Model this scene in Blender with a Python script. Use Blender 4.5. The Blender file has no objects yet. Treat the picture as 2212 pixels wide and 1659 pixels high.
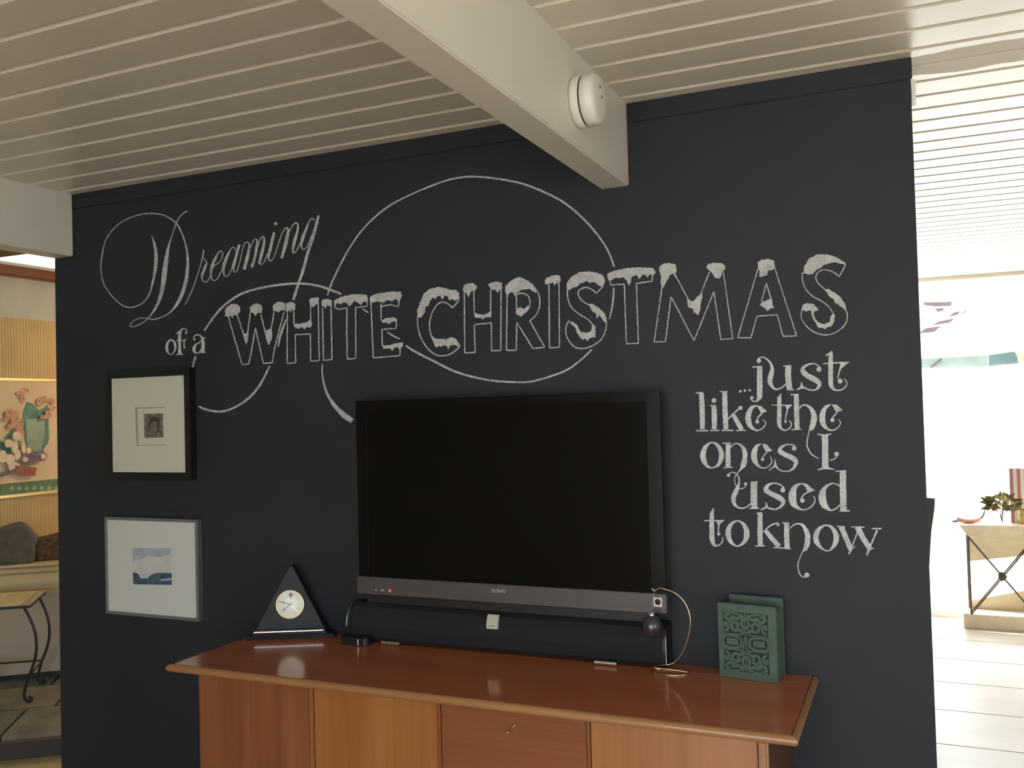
import bpy, bmesh, math, random
from mathutils import Vector, Matrix
from mathutils.geometry import tessellate_polygon
random.seed(7)
scene = bpy.context.scene
col = scene.collection
PI = math.pi

# ------------------------------------------------------------------ camera
FW, FH, FOC = 2212, 1659, 1969.75
YAW, PITCH, ROLL = math.radians(23.6933), math.radians(1.5283), math.radians(-1.5226)
CAM = Vector((0, -2.8, 1.6))
fwd = Vector((-math.sin(YAW)*math.cos(PITCH), math.cos(YAW)*math.cos(PITCH), math.sin(PITCH)))
r0 = Vector((math.cos(YAW), math.sin(YAW), 0)); u0 = r0.cross(fwd)
rgt = math.cos(ROLL)*r0 + math.sin(ROLL)*u0
upv = -math.sin(ROLL)*r0 + math.cos(ROLL)*u0
cd = bpy.data.cameras.new('camera'); cam = bpy.data.objects.new('camera', cd); col.objects.link(cam)
cd.sensor_fit = 'HORIZONTAL'; cd.sensor_width = 36; cd.lens = FOC*36/FW; cd.clip_start = .05; cd.clip_end = 300
M = Matrix((rgt, upv, -fwd)).transposed().to_4x4(); M.translation = CAM
cam.matrix_world = M
scene.camera = cam

# ------------------------------------------------------------------ world, sun, window portals, exposure
world = bpy.data.worlds.new('overcast_sky'); scene.world = world; world.use_nodes = True
bg = world.node_tree.nodes['Background']
bg.inputs['Color'].default_value = (.87, .94, 1.0, 1); bg.inputs['Strength'].default_value = 1.0
sd = bpy.data.lights.new('sun', 'SUN'); sd.energy = 2.2; sd.angle = math.radians(2); sd.color = (1, .95, .86)
sun = bpy.data.objects.new('sun', sd); col.objects.link(sun)
sun.rotation_euler = Vector((-.25, -.62, -1.0)).to_track_quat('-Z', 'Y').to_euler()
def portal(name, loc, direction, sx, sy):
    d = bpy.data.lights.new(name, 'AREA'); d.shape = 'RECTANGLE'; d.size = sx; d.size_y = sy
    d.cycles.is_portal = True
    o = bpy.data.objects.new(name, d); col.objects.link(o); o.location = loc
    o.rotation_euler = Vector(direction).to_track_quat('-Z', 'Z').to_euler()
XR, YR, YG, XL, CEIL = 3.2, -4.6, 4.5, -4.95, 2.5607       # right wall, rear wall, glass wall, left wall, ceiling
portal('window_portal_side', (XR+.06, -3.25, 1.45), (-1, 0, 0), 1.9, 1.5)
portal('window_portal_rear', (.0, YR-.06, 1.12), (0, 1, 0), 3.4, 2.1)
portal('window_portal_garden', (1.6, YG+.1, 1.28), (0, -1, 0), 3.2, 2.5)
portal('window_portal_clerestory', (XL-.1, 1.0, 2.75), (1, 0, 0), 2.6, .5)
vs = scene.view_settings
vs.view_transform = 'Standard'; vs.look = 'None'; vs.gamma = 1; vs.use_curve_mapping = False
vs.exposure = 2.6

# ------------------------------------------------------------------ picture to place
def ray(x, y): return fwd + rgt*((x-FW/2)/FOC) - upv*((y-FH/2)/FOC)
def Yp(x, y, Y=0.0): d = ray(x, y); return CAM + d*((Y-CAM.y)/d.y)
def Zp(x, y, Z): d = ray(x, y); return CAM + d*((Z-CAM.z)/d.z)
def Pl(x, y, P, n): d = ray(x, y); return CAM + d*((P-CAM).dot(n)/d.dot(n))
def Xp(x, y, X): d = ray(x, y); return CAM + d*((X-CAM.x)/d.x)

# ------------------------------------------------------------------ materials
MATS = {}
def mat(name, c, rough=.5, metal=0, vary=0.0, scale=8.0, c2=None, bump=0.0, stretch=(1, 1, 1), spec=.5, emit=None, coat=0, detail=4, bscale=None, rvary=0):
    if name in MATS: return MATS[name]
    m = bpy.data.materials.new(name); m.use_nodes = True; nt = m.node_tree; N = nt.nodes; L = nt.links
    p = N['Principled BSDF']
    p.inputs['Roughness'].default_value = rough; p.inputs['Metallic'].default_value = metal
    p.inputs['Specular IOR Level'].default_value = spec
    p.inputs['Coat Weight'].default_value = coat; p.inputs['Coat Roughness'].default_value = .08
    p.inputs['Base Color'].default_value = (*c, 1)
    tc = N.new('ShaderNodeTexCoord'); mp = N.new('ShaderNodeMapping'); mp.inputs['Scale'].default_value = stretch
    L.new(tc.outputs['Object'], mp.inputs['Vector'])
    nz = N.new('ShaderNodeTexNoise'); nz.inputs['Scale'].default_value = scale; nz.inputs['Detail'].default_value = detail
    L.new(mp.outputs['Vector'], nz.inputs['Vector'])
    if vary or c2:
        cr = N.new('ShaderNodeValToRGB'); L.new(nz.outputs['Fac'], cr.inputs['Fac'])
        a = tuple(v*(1-vary) for v in c); b = c2 if c2 else tuple(min(1, v*(1+vary)) for v in c)
        cr.color_ramp.elements[0].position = .32; cr.color_ramp.elements[0].color = (*a, 1)
        cr.color_ramp.elements[1].position = .68; cr.color_ramp.elements[1].color = (*b, 1)
        L.new(cr.outputs['Color'], p.inputs['Base Color'])
    if rvary:
        mr = N.new('ShaderNodeMapRange'); mr.inputs['To Min'].default_value = max(.02, rough-rvary); mr.inputs['To Max'].default_value = rough+rvary
        L.new(nz.outputs['Fac'], mr.inputs['Value']); L.new(mr.outputs['Result'], p.inputs['Roughness'])
    if bump:
        bn = N.new('ShaderNodeBump'); bn.inputs['Strength'].default_value = bump; bn.inputs['Distance'].default_value = .004
        src = nz
        if bscale:
            src = N.new('ShaderNodeTexNoise'); src.inputs['Scale'].default_value = bscale; src.inputs['Detail'].default_value = 3
            L.new(mp.outputs['Vector'], src.inputs['Vector'])
        L.new(src.outputs['Fac'], bn.inputs['Height']); L.new(bn.outputs['Normal'], p.inputs['Normal'])
    if emit:
        p.inputs['Emission Color'].default_value = (*c, 1); p.inputs['Emission Strength'].default_value = emit
    MATS[name] = m; return m
def wood(name, ca, cb, rough=.25, axis='z', coat=.4, scale=3.0, lo=.36, hi=.64):
    if name in MATS: return MATS[name]
    m = bpy.data.materials.new(name); m.use_nodes = True; nt = m.node_tree; N = nt.nodes; L = nt.links
    p = N['Principled BSDF']; p.inputs['Roughness'].default_value = rough
    p.inputs['Coat Weight'].default_value = coat; p.inputs['Coat Roughness'].default_value = .07
    tc = N.new('ShaderNodeTexCoord')
    def nz(sc, st, det):
        mp = N.new('ShaderNodeMapping'); mp.inputs['Scale'].default_value = st; L.new(tc.outputs['Object'], mp.inputs['Vector'])
        n = N.new('ShaderNodeTexNoise'); n.inputs['Scale'].default_value = sc; n.inputs['Detail'].default_value = det
        n.inputs['Distortion'].default_value = .4; L.new(mp.outputs['Vector'], n.inputs['Vector']); return n
    st = {'z': (1, 1, .06), 'x': (.05, 1, 1)}[axis]
    a = nz(scale*4, st, 3); b = nz(60, {'z': (1, 1, .02), 'x': (.02, 1, 1)}[axis], 2)
    mx = N.new('ShaderNodeMath'); mx.operation = 'MULTIPLY_ADD'; mx.inputs[1].default_value = .3
    L.new(b.outputs['Fac'], mx.inputs[0]); ms = N.new('ShaderNodeMath'); ms.operation = 'MULTIPLY'; ms.inputs[1].default_value = .7
    L.new(a.outputs['Fac'], ms.inputs[0]); L.new(ms.outputs[0], mx.inputs[2])
    cr = N.new('ShaderNodeValToRGB'); L.new(mx.outputs[0], cr.inputs['Fac'])
    cr.color_ramp.elements[0].position = lo; cr.color_ramp.elements[0].color = (*ca, 1)
    cr.color_ramp.elements[1].position = hi; cr.color_ramp.elements[1].color = (*cb, 1)
    L.new(cr.outputs['Color'], p.inputs['Base Color'])
    MATS[name] = m; return m
def glass(name, tint=(1, 1, 1), gloss=.08):
    m = bpy.data.materials.new(name); m.use_nodes = True; nt = m.node_tree; N = nt.nodes; L = nt.links
    N.remove(N['Principled BSDF']); out = N['Material Output']
    t = N.new('ShaderNodeBsdfTransparent'); t.inputs['Color'].default_value = (*tint, 1)
    g = N.new('ShaderNodeBsdfGlossy'); g.inputs['Roughness'].default_value = .03
    fr = N.new('ShaderNodeFresnel'); fr.inputs['IOR'].default_value = 1.45
    ge = N.new('ShaderNodeNewGeometry'); iv = N.new('ShaderNodeMath'); iv.operation = 'SUBTRACT'; iv.inputs[0].default_value = 1; L.new(ge.outputs['Backfacing'], iv.inputs[1])
    mu = N.new('ShaderNodeMath'); mu.operation = 'MULTIPLY'; L.new(fr.outputs[0], mu.inputs[0]); L.new(iv.outputs[0], mu.inputs[1])
    mx = N.new('ShaderNodeMixShader'); L.new(mu.outputs[0], mx.inputs[0]); L.new(t.outputs[0], mx.inputs[1]); L.new(g.outputs[0], mx.inputs[2])
    L.new(mx.outputs[0], out.inputs['Surface']); MATS[name] = m; return m

WALLC = (.0185, .0226, .0278)
def wall_paint():
    m = bpy.data.materials.new('chalkboard_paint'); m.use_nodes = True; nt = m.node_tree; N = nt.nodes; L = nt.links
    p = N['Principled BSDF']; p.inputs['Specular IOR Level'].default_value = .35
    tc = N.new('ShaderNodeTexCoord')
    n1 = N.new('ShaderNodeTexNoise'); n1.inputs['Scale'].default_value = 2.2; n1.inputs['Detail'].default_value = 5; L.new(tc.outputs['Object'], n1.inputs['Vector'])
    cr = N.new('ShaderNodeValToRGB'); L.new(n1.outputs['Fac'], cr.inputs['Fac'])
    cr.color_ramp.elements[0].position = .35; cr.color_ramp.elements[0].color = (*WALLC, 1)
    cr.color_ramp.elements[1].position = .75; cr.color_ramp.elements[1].color = (.0245, .0294, .0358, 1)
    L.new(cr.outputs['Color'], p.inputs['Base Color'])
    n2 = N.new('ShaderNodeTexNoise'); n2.inputs['Scale'].default_value = 130; n2.inputs['Detail'].default_value = 3; L.new(tc.outputs['Object'], n2.inputs['Vector'])
    bn = N.new('ShaderNodeBump'); bn.inputs['Strength'].default_value = .25; bn.inputs['Distance'].default_value = .002
    L.new(n2.outputs['Fac'], bn.inputs['Height']); L.new(bn.outputs['Normal'], p.inputs['Normal'])
    p.inputs['Roughness'].default_value = .62
    MATS['wall'] = m; return m
wall_paint()
def chalk(name, c, lo, hi, dens):
    m = bpy.data.materials.new(name); m.use_nodes = True; nt = m.node_tree; N = nt.nodes; L = nt.links
    p = N['Principled BSDF']; p.inputs['Roughness'].default_value = .95; p.inputs['Specular IOR Level'].default_value = .1
    tc = N.new('ShaderNodeTexCoord')
    n1 = N.new('ShaderNodeTexNoise'); n1.inputs['Scale'].default_value = 210; n1.inputs['Detail'].default_value = 4; n1.inputs['Roughness'].default_value = .7
    L.new(tc.outputs['Object'], n1.inputs['Vector'])
    n2 = N.new('ShaderNodeTexNoise'); n2.inputs['Scale'].default_value = 28; n2.inputs['Detail'].default_value = 2; L.new(tc.outputs['Object'], n2.inputs['Vector'])
    ad = N.new('ShaderNodeMath'); ad.operation = 'MULTIPLY_ADD'; ad.inputs[1].default_value = .45; L.new(n2.outputs['Fac'], ad.inputs[0]); L.new(n1.outputs['Fac'], ad.inputs[2])
    cr = N.new('ShaderNodeValToRGB'); L.new(ad.outputs[0], cr.inputs['Fac'])
    cr.color_ramp.elements[0].position = lo; cr.color_ramp.elements[0].color = (*[a*dens+b*(1-dens) for a, b in zip(c, WALLC)], 1)
    cr.color_ramp.elements[1].position = hi; cr.color_ramp.elements[1].color = (*c, 1)
    L.new(cr.outputs['Color'], p.inputs['Base Color']); MATS[name] = m; return m
chalk('chalk_line', (.60, .62, .62), .52, .84, .34)
chalk('chalk_fill', (.67, .70, .70), .50, .86, .46)
chalk('chalk_snow', (.62, .63, .61), .50, .88, .50)
def ceiling_paint():
    # white gloss paint with a duller patched band where an old partition met the boards
    m = bpy.data.materials.new('ceiling_paint'); m.use_nodes = True; nt = m.node_tree; N = nt.nodes; L = nt.links
    p = N['Principled BSDF']; p.inputs['Base Color'].default_value = (.73, .675, .575, 1)
    tc = N.new('ShaderNodeTexCoord'); sp = N.new('ShaderNodeSeparateXYZ'); L.new(tc.outputs['Object'], sp.inputs[0])
    nz = N.new('ShaderNodeTexNoise'); nz.inputs['Scale'].default_value = 3.0; nz.inputs['Detail'].default_value = 5; L.new(tc.outputs['Object'], nz.inputs['Vector'])
    a = N.new('ShaderNodeMath'); a.operation = 'MULTIPLY_ADD'; a.inputs[1].default_value = .16; L.new(nz.outputs['Fac'], a.inputs[0]); L.new(sp.outputs['Y'], a.inputs[2])
    b = N.new('ShaderNodeMath'); b.operation = 'SUBTRACT'; b.inputs[1].default_value = .16; L.new(a.outputs[0], b.inputs[0])
    ab = N.new('ShaderNodeMath'); ab.operation = 'ABSOLUTE'; L.new(b.outputs[0], ab.inputs[0])
    lt = N.new('ShaderNodeMath'); lt.operation = 'LESS_THAN'; lt.inputs[1].default_value = .10; L.new(ab.outputs[0], lt.inputs[0])
    mr = N.new('ShaderNodeMapRange'); mr.inputs['To Min'].default_value = .30; mr.inputs['To Max'].default_value = .75; L.new(lt.outputs[0], mr.inputs['Value'])
    L.new(mr.outputs['Result'], p.inputs['Roughness'])
    MATS['ceiling'] = m; return m
ceiling_paint()
mat('beam_paint', (.76, .73, .64), .35, vary=.03, scale=3)
mat('white_paint', (.78, .77, .73), .45, vary=.03)
mat('room_paint', (.66, .62, .54), .6, vary=.03)
mat('main_floor', (.42, .28, .15), .35, vary=.15, scale=5, stretch=(.1, 1, 1))
mat('pale_boards', (.70, .66, .58), .3, vary=.06, scale=4, stretch=(.2, 1, 1))
mat('patio', (.62, .60, .56), .8, vary=.08)
mat('dark_base', (.05, .045, .04), .7)

# ------------------------------------------------------------------ builders
def tag(o, label=None, cat=None, group=None, kind=None):
    if label: o['label'] = label
    if cat: o['category'] = cat
    if group: o['group'] = group
    if kind: o['kind'] = kind
    return o
def thing(name, label, cat, loc=(0, 0, 0), rz=0, group=None):
    o = bpy.data.objects.new(name, None); col.objects.link(o); o.empty_display_size = .05
    o.location = loc; o.rotation_euler = (0, 0, rz); return tag(o, label, cat, group)
class MB:
    """collects shapes; build() links them as one mesh object"""
    def __init__(s): s.v = []; s.f = []; s.smooth = set()
    def add(s, vs_, fs, smooth=False):
        b = len(s.v); s.v += [Vector(v) for v in vs_]
        for f in fs:
            if smooth: s.smooth.add(len(s.f))
            s.f.append([b+i for i in f])
        return s
    def box(s, a, b, bev=0.0):
        x0, y0, z0 = [min(p, q) for p, q in zip(a, b)]; x1, y1, z1 = [max(p, q) for p, q in zip(a, b)]
        if bev <= 0:
            return s.add([(x0, y0, z0), (x1, y0, z0), (x1, y1, z0), (x0, y1, z0), (x0, y0, z1), (x1, y0, z1), (x1, y1, z1), (x0, y1, z1)],
                  [(0, 3, 2, 1), (4, 5, 6, 7), (0, 1, 5, 4), (1, 2, 6, 5), (2, 3, 7, 6), (3, 0, 4, 7)])
        bm = bmesh.new(); bmesh.ops.create_cube(bm, size=1)
        for v in bm.verts: v.co = Vector(((x0+x1)/2+v.co.x*(x1-x0), (y0+y1)/2+v.co.y*(y1-y0), (z0+z1)/2+v.co.z*(z1-z0)))
        bmesh.ops.bevel(bm, geom=bm.edges[:], offset=bev, segments=2, affect='EDGES')
        bm.verts.index_update()
        s.add([v.co.copy() for v in bm.verts], [[v.index for v in f.verts] for f in bm.faces]); bm.free(); return s
    def prism(s, poly, vec):
        n = len(poly); poly = [Vector(p) for p in poly]; vec = Vector(vec)
        return s.add(poly+[p+vec for p in poly], [list(range(n))[::-1], list(range(n, 2*n))]+[(i, (i+1) % n, n+(i+1) % n, n+i) for i in range(n)])
    def tube(s, pts, r, n=8, caps=True, closed=False):
        pts = [Vector(p) for p in pts]; k = len(pts)
        rr = r if isinstance(r, (list, tuple)) else [r]*k
        vsx = []; prev = None
        for i, p in enumerate(pts):
            a = pts[(i-1) % k] if (closed or i > 0) else p; b = pts[(i+1) % k] if (closed or i < k-1) else p
            t = (b-a).normalized()
            if prev is None:
                ref = Vector((0, 0, 1)) if abs(t.z) < .9 else Vector((1, 0, 0)); u = t.cross(ref).normalized()
            else:
                u = (prev-t*prev.dot(t)).normalized()
            prev = u; w = t.cross(u)
            vsx += [p+(u*math.cos(2*PI*j/n)+w*math.sin(2*PI*j/n))*rr[i] for j in range(n)]
        fs = []
        for i in range(k if closed else k-1):
            for j in range(n):
                a = i*n; b = ((i+1) % k)*n; fs.append((a+j, a+(j+1) % n, b+(j+1) % n, b+j))
        s.add(vsx, fs, True)
        if caps and not closed:
            s.add(vsx[:n], [tuple(range(n))[::-1]]); s.add(vsx[-n:], [tuple(range(n))])
        return s
    def lathe(s, prof, c=(0, 0, 0), axis=(0, 0, 1), n=32):
        ax = Vector(axis).normalized(); ref = Vector((0, 0, 1)) if abs(ax.z) < .9 else Vector((1, 0, 0))
        u = ax.cross(ref).normalized(); w = ax.cross(u); c = Vector(c); vsx = []
        for r, h in prof: vsx += [c+ax*h+(u*math.cos(2*PI*j/n)+w*math.sin(2*PI*j/n))*max(r, 1e-5) for j in range(n)]
        fs = [(i*n+j, i*n+(j+1) % n, (i+1)*n+(j+1) % n, (i+1)*n+j) for i in range(len(prof)-1) for j in range(n)]
        return s.add(vsx, fs, True)
    def ball(s, c, r, sc=(1, 1, 1), n=12):
        bm = bmesh.new(); bmesh.ops.create_uvsphere(bm, u_segments=n, v_segments=max(6, n//2+2), radius=r); bm.verts.index_update()
        s.add([Vector(c)+Vector((v.co.x*sc[0], v.co.y*sc[1], v.co.z*sc[2])) for v in bm.verts], [[v.index for v in f.verts] for f in bm.faces], True); bm.free(); return s
    def poly(s, pts):
        pts = [Vector(p) for p in pts]
        return s.add(pts, [list(t) for t in tessellate_polygon([pts])])
    def build(s, name, m, parent=None, local=False, kind=None, label=None, recalc=True):
        me = bpy.data.meshes.new(name); V = s.v
        if parent is not None and not local:
            root = parent
            while root.parent is not None: root = root.parent
            inv = (Matrix.Translation(root.location) @ root.rotation_euler.to_matrix().to_4x4()).inverted(); V = [inv @ v for v in V]
        me.from_pydata([tuple(v) for v in V], [], s.f)
        if recalc:
            bm = bmesh.new(); bm.from_mesh(me); bmesh.ops.recalc_face_normals(bm, faces=bm.faces[:]); bm.to_mesh(me); bm.free()
        for i in s.smooth:
            if i < len(me.polygons): me.polygons[i].use_smooth = True
        me.materials.append(MATS[m] if isinstance(m, str) else m)
        o = bpy.data.objects.new(name, me); col.objects.link(o)
        if parent is not None: o.parent = parent
        if kind: o['kind'] = kind
        if label: o['label'] = label
        return o
def catmull(pts, step):
    P = [tuple(map(float, p)) for p in pts]; out = []
    for i in range(len(P)-1):
        a = P[i-1] if i else P[i]; b = P[i]; c = P[i+1]; d = P[i+2] if i+2 < len(P) else P[i+1]
        n = max(2, int(math.dist(b[:2], c[:2])/step))
        for j in range(n):
            t = j/n
            out.append(tuple(.5*((2*b[k])+(-a[k]+c[k])*t+(2*a[k]-5*b[k]+4*c[k]-d[k])*t*t+(-a[k]+3*b[k]-3*c[k]+d[k])*t**3) for k in range(len(b))))
    out.append(P[-1]); return out
def smooth3(pts, n=8):
    P = [Vector(p) for p in pts]; out = []
    for i in range(len(P)-1):
        a = P[i-1] if i else P[i]; b = P[i]; c = P[i+1]; d = P[i+2] if i+2 < len(P) else c
        for j in range(n):
            t = j/n; out.append(.5*((2*b)+(-a+c)*t+(2*a-5*b+4*c-d)*t*t+(-a+3*b-3*c+d)*t**3))
    out.append(P[-1]); return out
def text_mesh(name, body, m, parent, loc, height, width=None, rot=(PI/2, 0, 0), thick=.0006):
    cu = bpy.data.curves.new(name, 'FONT'); cu.body = body; cu.align_x = 'CENTER'; cu.align_y = 'CENTER'; cu.size = height/.72; cu.extrude = thick
    o = bpy.data.objects.new(name+'_tmp', cu); col.objects.link(o); bpy.context.view_layer.update()
    dg = bpy.context.evaluated_depsgraph_get(); me = bpy.data.meshes.new_from_object(o.evaluated_get(dg))
    bpy.data.objects.remove(o)
    if width:
        w = max(v.co.x for v in me.vertices)-min(v.co.x for v in me.vertices)
        for v in me.vertices: v.co.x *= width/w
    me.materials.clear(); me.materials.append(MATS[m]); o = bpy.data.objects.new(name, me); col.objects.link(o)
    o.rotation_euler = rot; o.parent = parent
    o.location = Vector(loc)-Vector(parent.location) if parent.parent is None else loc
    return o

# ================================================================== THE SETTING
def structure(name, mb, m, parent=None):
    o = mb.build(name, m, parent)
    if parent is None: o['kind'] = 'structure'
    return o
mat('yellow_floor', (.50, .40, .20), .45, vary=.1, scale=6)
mat('slate', (.15, .15, .12), .45, vary=.35, scale=7, bump=.4)
mat('slate_b', (.20, .19, .15), .45, vary=.3, scale=6, bump=.4)
mat('brown_trim', (.22, .075, .035), .4, vary=.2, scale=10, stretch=(1, .1, 1))
mat('dark_timber', (.10, .055, .025), .55, vary=.3, scale=10, stretch=(.1, 1, 1))
mat('cove_plaster', (.47, .465, .40), .7, vary=.05)
mat('beadboard', (.50, .36, .16), .6, vary=.08, scale=5)
mat('fascia', (.44, .40, .33), .6)

floor = structure('floor', MB().box((XL, YR, -.12), (XR, YG, -.014)), 'dark_base')
MB().box((-3.34, YR, -.014), (XR, -.002, 0)).build('floor_boards', 'main_floor', floor)
MB().box((XL, YR, -.014), (-3.345, 3.6, 0)).build('floor_boards', 'yellow_floor', floor)
ys = [.12]+[1.873-.505*k for k in (3, 2, 1)]+[1.873, 2.383, 2.888, 3.393, 3.898, 4.40]
ys = sorted(set([y for y in ys if y > .2]+[-.0]))
for a, b in zip(ys[:-1], ys[1:]):
    MB().box((-3.3, a+.003, -.014), (XR, b-.003, 0), .002).build('floor_plank', 'pale_boards', floor)
MB().box((-3.3, 4.403, -.014), (XR, YG, 0)).build('floor_plank', 'pale_boards', floor)

# raised slate landing of the hall on the left: tiles on a dark riser
U = Vector((.81, .586, 0)); V = Vector((-.586, .81, 0)); E0 = Vector((-3.989, .183, 0))
def on_edge(x): return E0.y+(x-E0.x)*U.y/U.x
slab = [(XL, on_edge(XL)), (-3.36, on_edge(-3.36)), (-3.36, 3.5), (XL, 3.5)]
fl = structure('floor_left', MB().prism([(x, y+(.02 if i < 2 else 0), 0) for i, (x, y) in enumerate(slab)], (0, 0, .098)), 'dark_base')
def clip(poly, cl):
    out = poly
    for i in range(len(cl)):
        a, b = cl[i], cl[(i+1) % len(cl)]; inp = out; out = []
        side = lambda p: (b[0]-a[0])*(p[1]-a[1])-(b[1]-a[1])*(p[0]-a[0])
        for j in range(len(inp)):
            p, q_ = inp[j], inp[(j+1) % len(inp)]; sp, sq = side(p), side(q_)
            if sp >= 0: out.append(p)
            if sp*sq < 0: t = sp/(sp-sq); out.append((p[0]+(q_[0]-p[0])*t, p[1]+(q_[1]-p[1])*t))
        if not out: return []
    return out
for i in range(-6, 8):
    for j in range(0, 9):
        s0 = Vector((E0.x, E0.y, 0))+U*(i*.42+.13*(j % 2))+V*(j*.42); g = .008
        qd = [s0+U*g+V*(g if j else 0), s0+U*(.42-g)+V*(g if j else 0), s0+U*(.42-g)+V*(.42-g), s0+U*g+V*(.42-g)]
        pl = clip([(p.x, p.y) for p in qd], slab)
        if len(pl) >= 3: MB().prism([(x, y, .098) for x, y in pl], (0, 0, .022)).build('slate_tile', 'slate' if (i+j) % 2 else 'slate_b', fl)
MB().prism([(XL, on_edge(XL)-.004, .085), (-3.36, on_edge(-3.36)-.004, .085), (-3.36, on_edge(-3.36)+.03, .085), (XL, on_edge(XL)+.03, .085)], (0, 0, .013)).build('nosing', 'dark_timber', fl)

# plank ceiling: every board a piece, chamfered edges make the grooves
ceiling = structure('ceiling', MB().box((-3.37, YR, CEIL+.03), (XR+.3, 5.24, CEIL+.14)), 'white_paint')
G0, GS, CH = -.065, .1455, .012
k0 = int(math.floor((YR-G0)/GS)); k = k0
pm = None
while G0+k*GS < 5.24:
    a = max(G0+k*GS, YR); b = min(G0+(k+1)*GS, 5.24); k += 1
    if b-a < .03: continue
    sec = [(a+.0008, CEIL+.03), (a+.0008, CEIL+CH), (a+CH, CEIL), (b-CH, CEIL), (b-.0008, CEIL+CH), (b-.0008, CEIL+.03)]
    MB().prism([(-3.37, y, z) for y, z in sec], (XR+.3+3.37, 0, 0)).build('plank', 'ceiling', ceiling)
ZB = CAM.z+.2492*2.8
MB().box((-.897, YR, ZB), (-.803, -.0005, CEIL+.006), .004).build('beam', 'beam_paint', ceiling)
MB().box((-3.366, YR, ZB), (-3.254, -.0005, CEIL+.006), .004).build('beam', 'beam_paint', ceiling)
MB().box((-3.37, 5.241, CEIL-.032), (XR+.3, 5.275, CEIL+.14)).build('fascia', 'fascia', ceiling)

wall_back = structure('wall_back', MB().box((-3.366, 0, 0), (.026, .12, CEIL+.012)), 'wall')
t1 = structure('trim_1', MB().box((-3.252, -.009, CEIL-.062), (-.899, -.0006, CEIL-.0005), .002).box((-.801, -.009, CEIL-.062), (.03, -.0006, CEIL-.0005), .002), 'wall')
t2 = structure('trim_2', MB().box((.027, -.004, CEIL-.112), (.038, .09, CEIL-.063), .001), 'white_paint')
structure('baseboard_right', MB().box((.0265, .0, 0), (.038, .125, .09), .002), 'white_paint')

def wall_with_hole(axis, c0, c1, u0_, u1_, z0, z1, hu0, hu1, hz0, hz1):
    mb = MB()
    for ua, ub, za, zb in ((u0_, hu0, z0, z1), (hu1, u1_, z0, z1), (hu0, hu1, z0, hz0), (hu0, hu1, hz1, z1)):
        if axis == 'x': mb.box((c0, ua, za), (c1, ub, zb))
        else: mb.box((ua, c0, za), (ub, c1, zb))
    return mb
structure('wall_right', wall_with_hole('x', XR, XR+.12, YR, 5.2, 0, CEIL+.1, -4.2, -2.3, .7, 2.2), 'room_paint')
structure('wall_rear', wall_with_hole('y', YR-.12, YR, XL, XR, 0, 3.0, -1.7, 1.7, .07, 2.17), 'room_paint')
structure('wall_far', MB().box((XL, YG, 0), (-.15, YG+.12, 3.0)), 'room_paint')
structure('wall_hall', MB().box((-3.366, YR, CEIL+.14), (-3.27, YG, 3.0)).box((-3.366, .125, CEIL-.2), (-3.27, YG, CEIL+.03)), 'room_paint')
structure('ceiling_left', MB().box((XL-.1, YR, 3.0), (-3.27, YG, 3.1)), 'room_paint')
wl = structure('wall_left', MB().box((XL-.1, YR, 0), (XL, YG, 2.48)).box((XL-.1, YR, 2.48), (XL, -.35, 3.0)).box((XL-.1, 2.35, 2.48), (XL, YG, 3.0)), 'cove_plaster')
zt = Xp(60, 578, XL+.03).z
MB().box((XL-.1, -.35, zt-.055), (XL+.03, 2.35, zt), .006).build('top_trim', 'brown_trim', wl)
MB().box((XL, -.35, zt-.068), (XL+.018, 2.35, zt-.057), .003).build('top_trim', 'brown_trim', wl)
zb = Xp(60, 690, XL+.02).z
pb = MB(); y = .3
while y < 1.5:
    pb.box((XL+.001, y, .0), (XL+.018, y+.0199, zb), .0014); y += .0203
bb = pb.build('beadboard_panel', 'beadboard', wl, kind='stuff', label='narrow vertical tan beadboard ribs')
hz = Yp(30, 552.5, .36).z
structure('trim_3', MB().box((XL+.002, .25, hz), (-3.368, .36, 2.998)), 'dark_timber')

glass('pane_glass')
def window(name, axis, c, u0_, u1_, z0, z1, mull, rail=.045, head=None):
    head = head or rail
    mb = MB()
    def bx(ua, ub, za, zb, d=.03):
        if axis == 'x': mb.box((c-d, ua, za), (c+d, ub, zb), .003)
        else: mb.box((ua, c-d, za), (ub, c+d, zb), .003)
    bx(u0_, u1_, z0, z0+rail); (bx(u0_, u1_, z1-head, z1) if head > .005 else None); bx(u0_, u0_+rail, z0+rail, z1-head); bx(u1_-rail, u1_, z0+rail, z1-head)
    w = mb.build(name, 'white_paint'); w['kind'] = 'structure'
    edges = [u0_+rail]+list(mull)+[u1_-rail]
    for m_ in mull:
        q = MB(); h = rail/2
        q.box(*(((c-.025, m_-h, z0+rail), (c+.025, m_+h, z1-head)) if axis == 'x' else ((m_-h, c-.025, z0+rail), (m_+h, c+.025, z1-head))), .003); q.build('mullion', 'white_paint', w)
    for a, b in zip(edges[:-1], edges[1:]):
        q = MB()
        if axis == 'x': q.box((c-.003, a, z0+rail), (c+.003, b, z1-head))
        else: q.box((a, c-.003, z0+rail), (b, c+.003, z1-head))
        q.build('pane', 'pane_glass', w)
    return w
window('window_1', 'y', YG+.06, -.15, XR, 0, CEIL-.001, [1.55], .045, .001)
window('window_2', 'x', XL-.05, -.35, 2.35, zt, 3.0, [1.9], .03)
window('window_3', 'x', XR+.06, -4.2, -2.3, .7, 2.2, [-3.25])
window('window_4', 'y', YR-.06, -1.7, 1.7, .07, 2.17, [0.0])

structure('ground', MB().box((-30, -30, -.3), (30, 30, -.13)), 'patio')
structure('patio', MB().box((-6, YG+.13, -.125), (9, 13, -.03)), 'patio')

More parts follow.
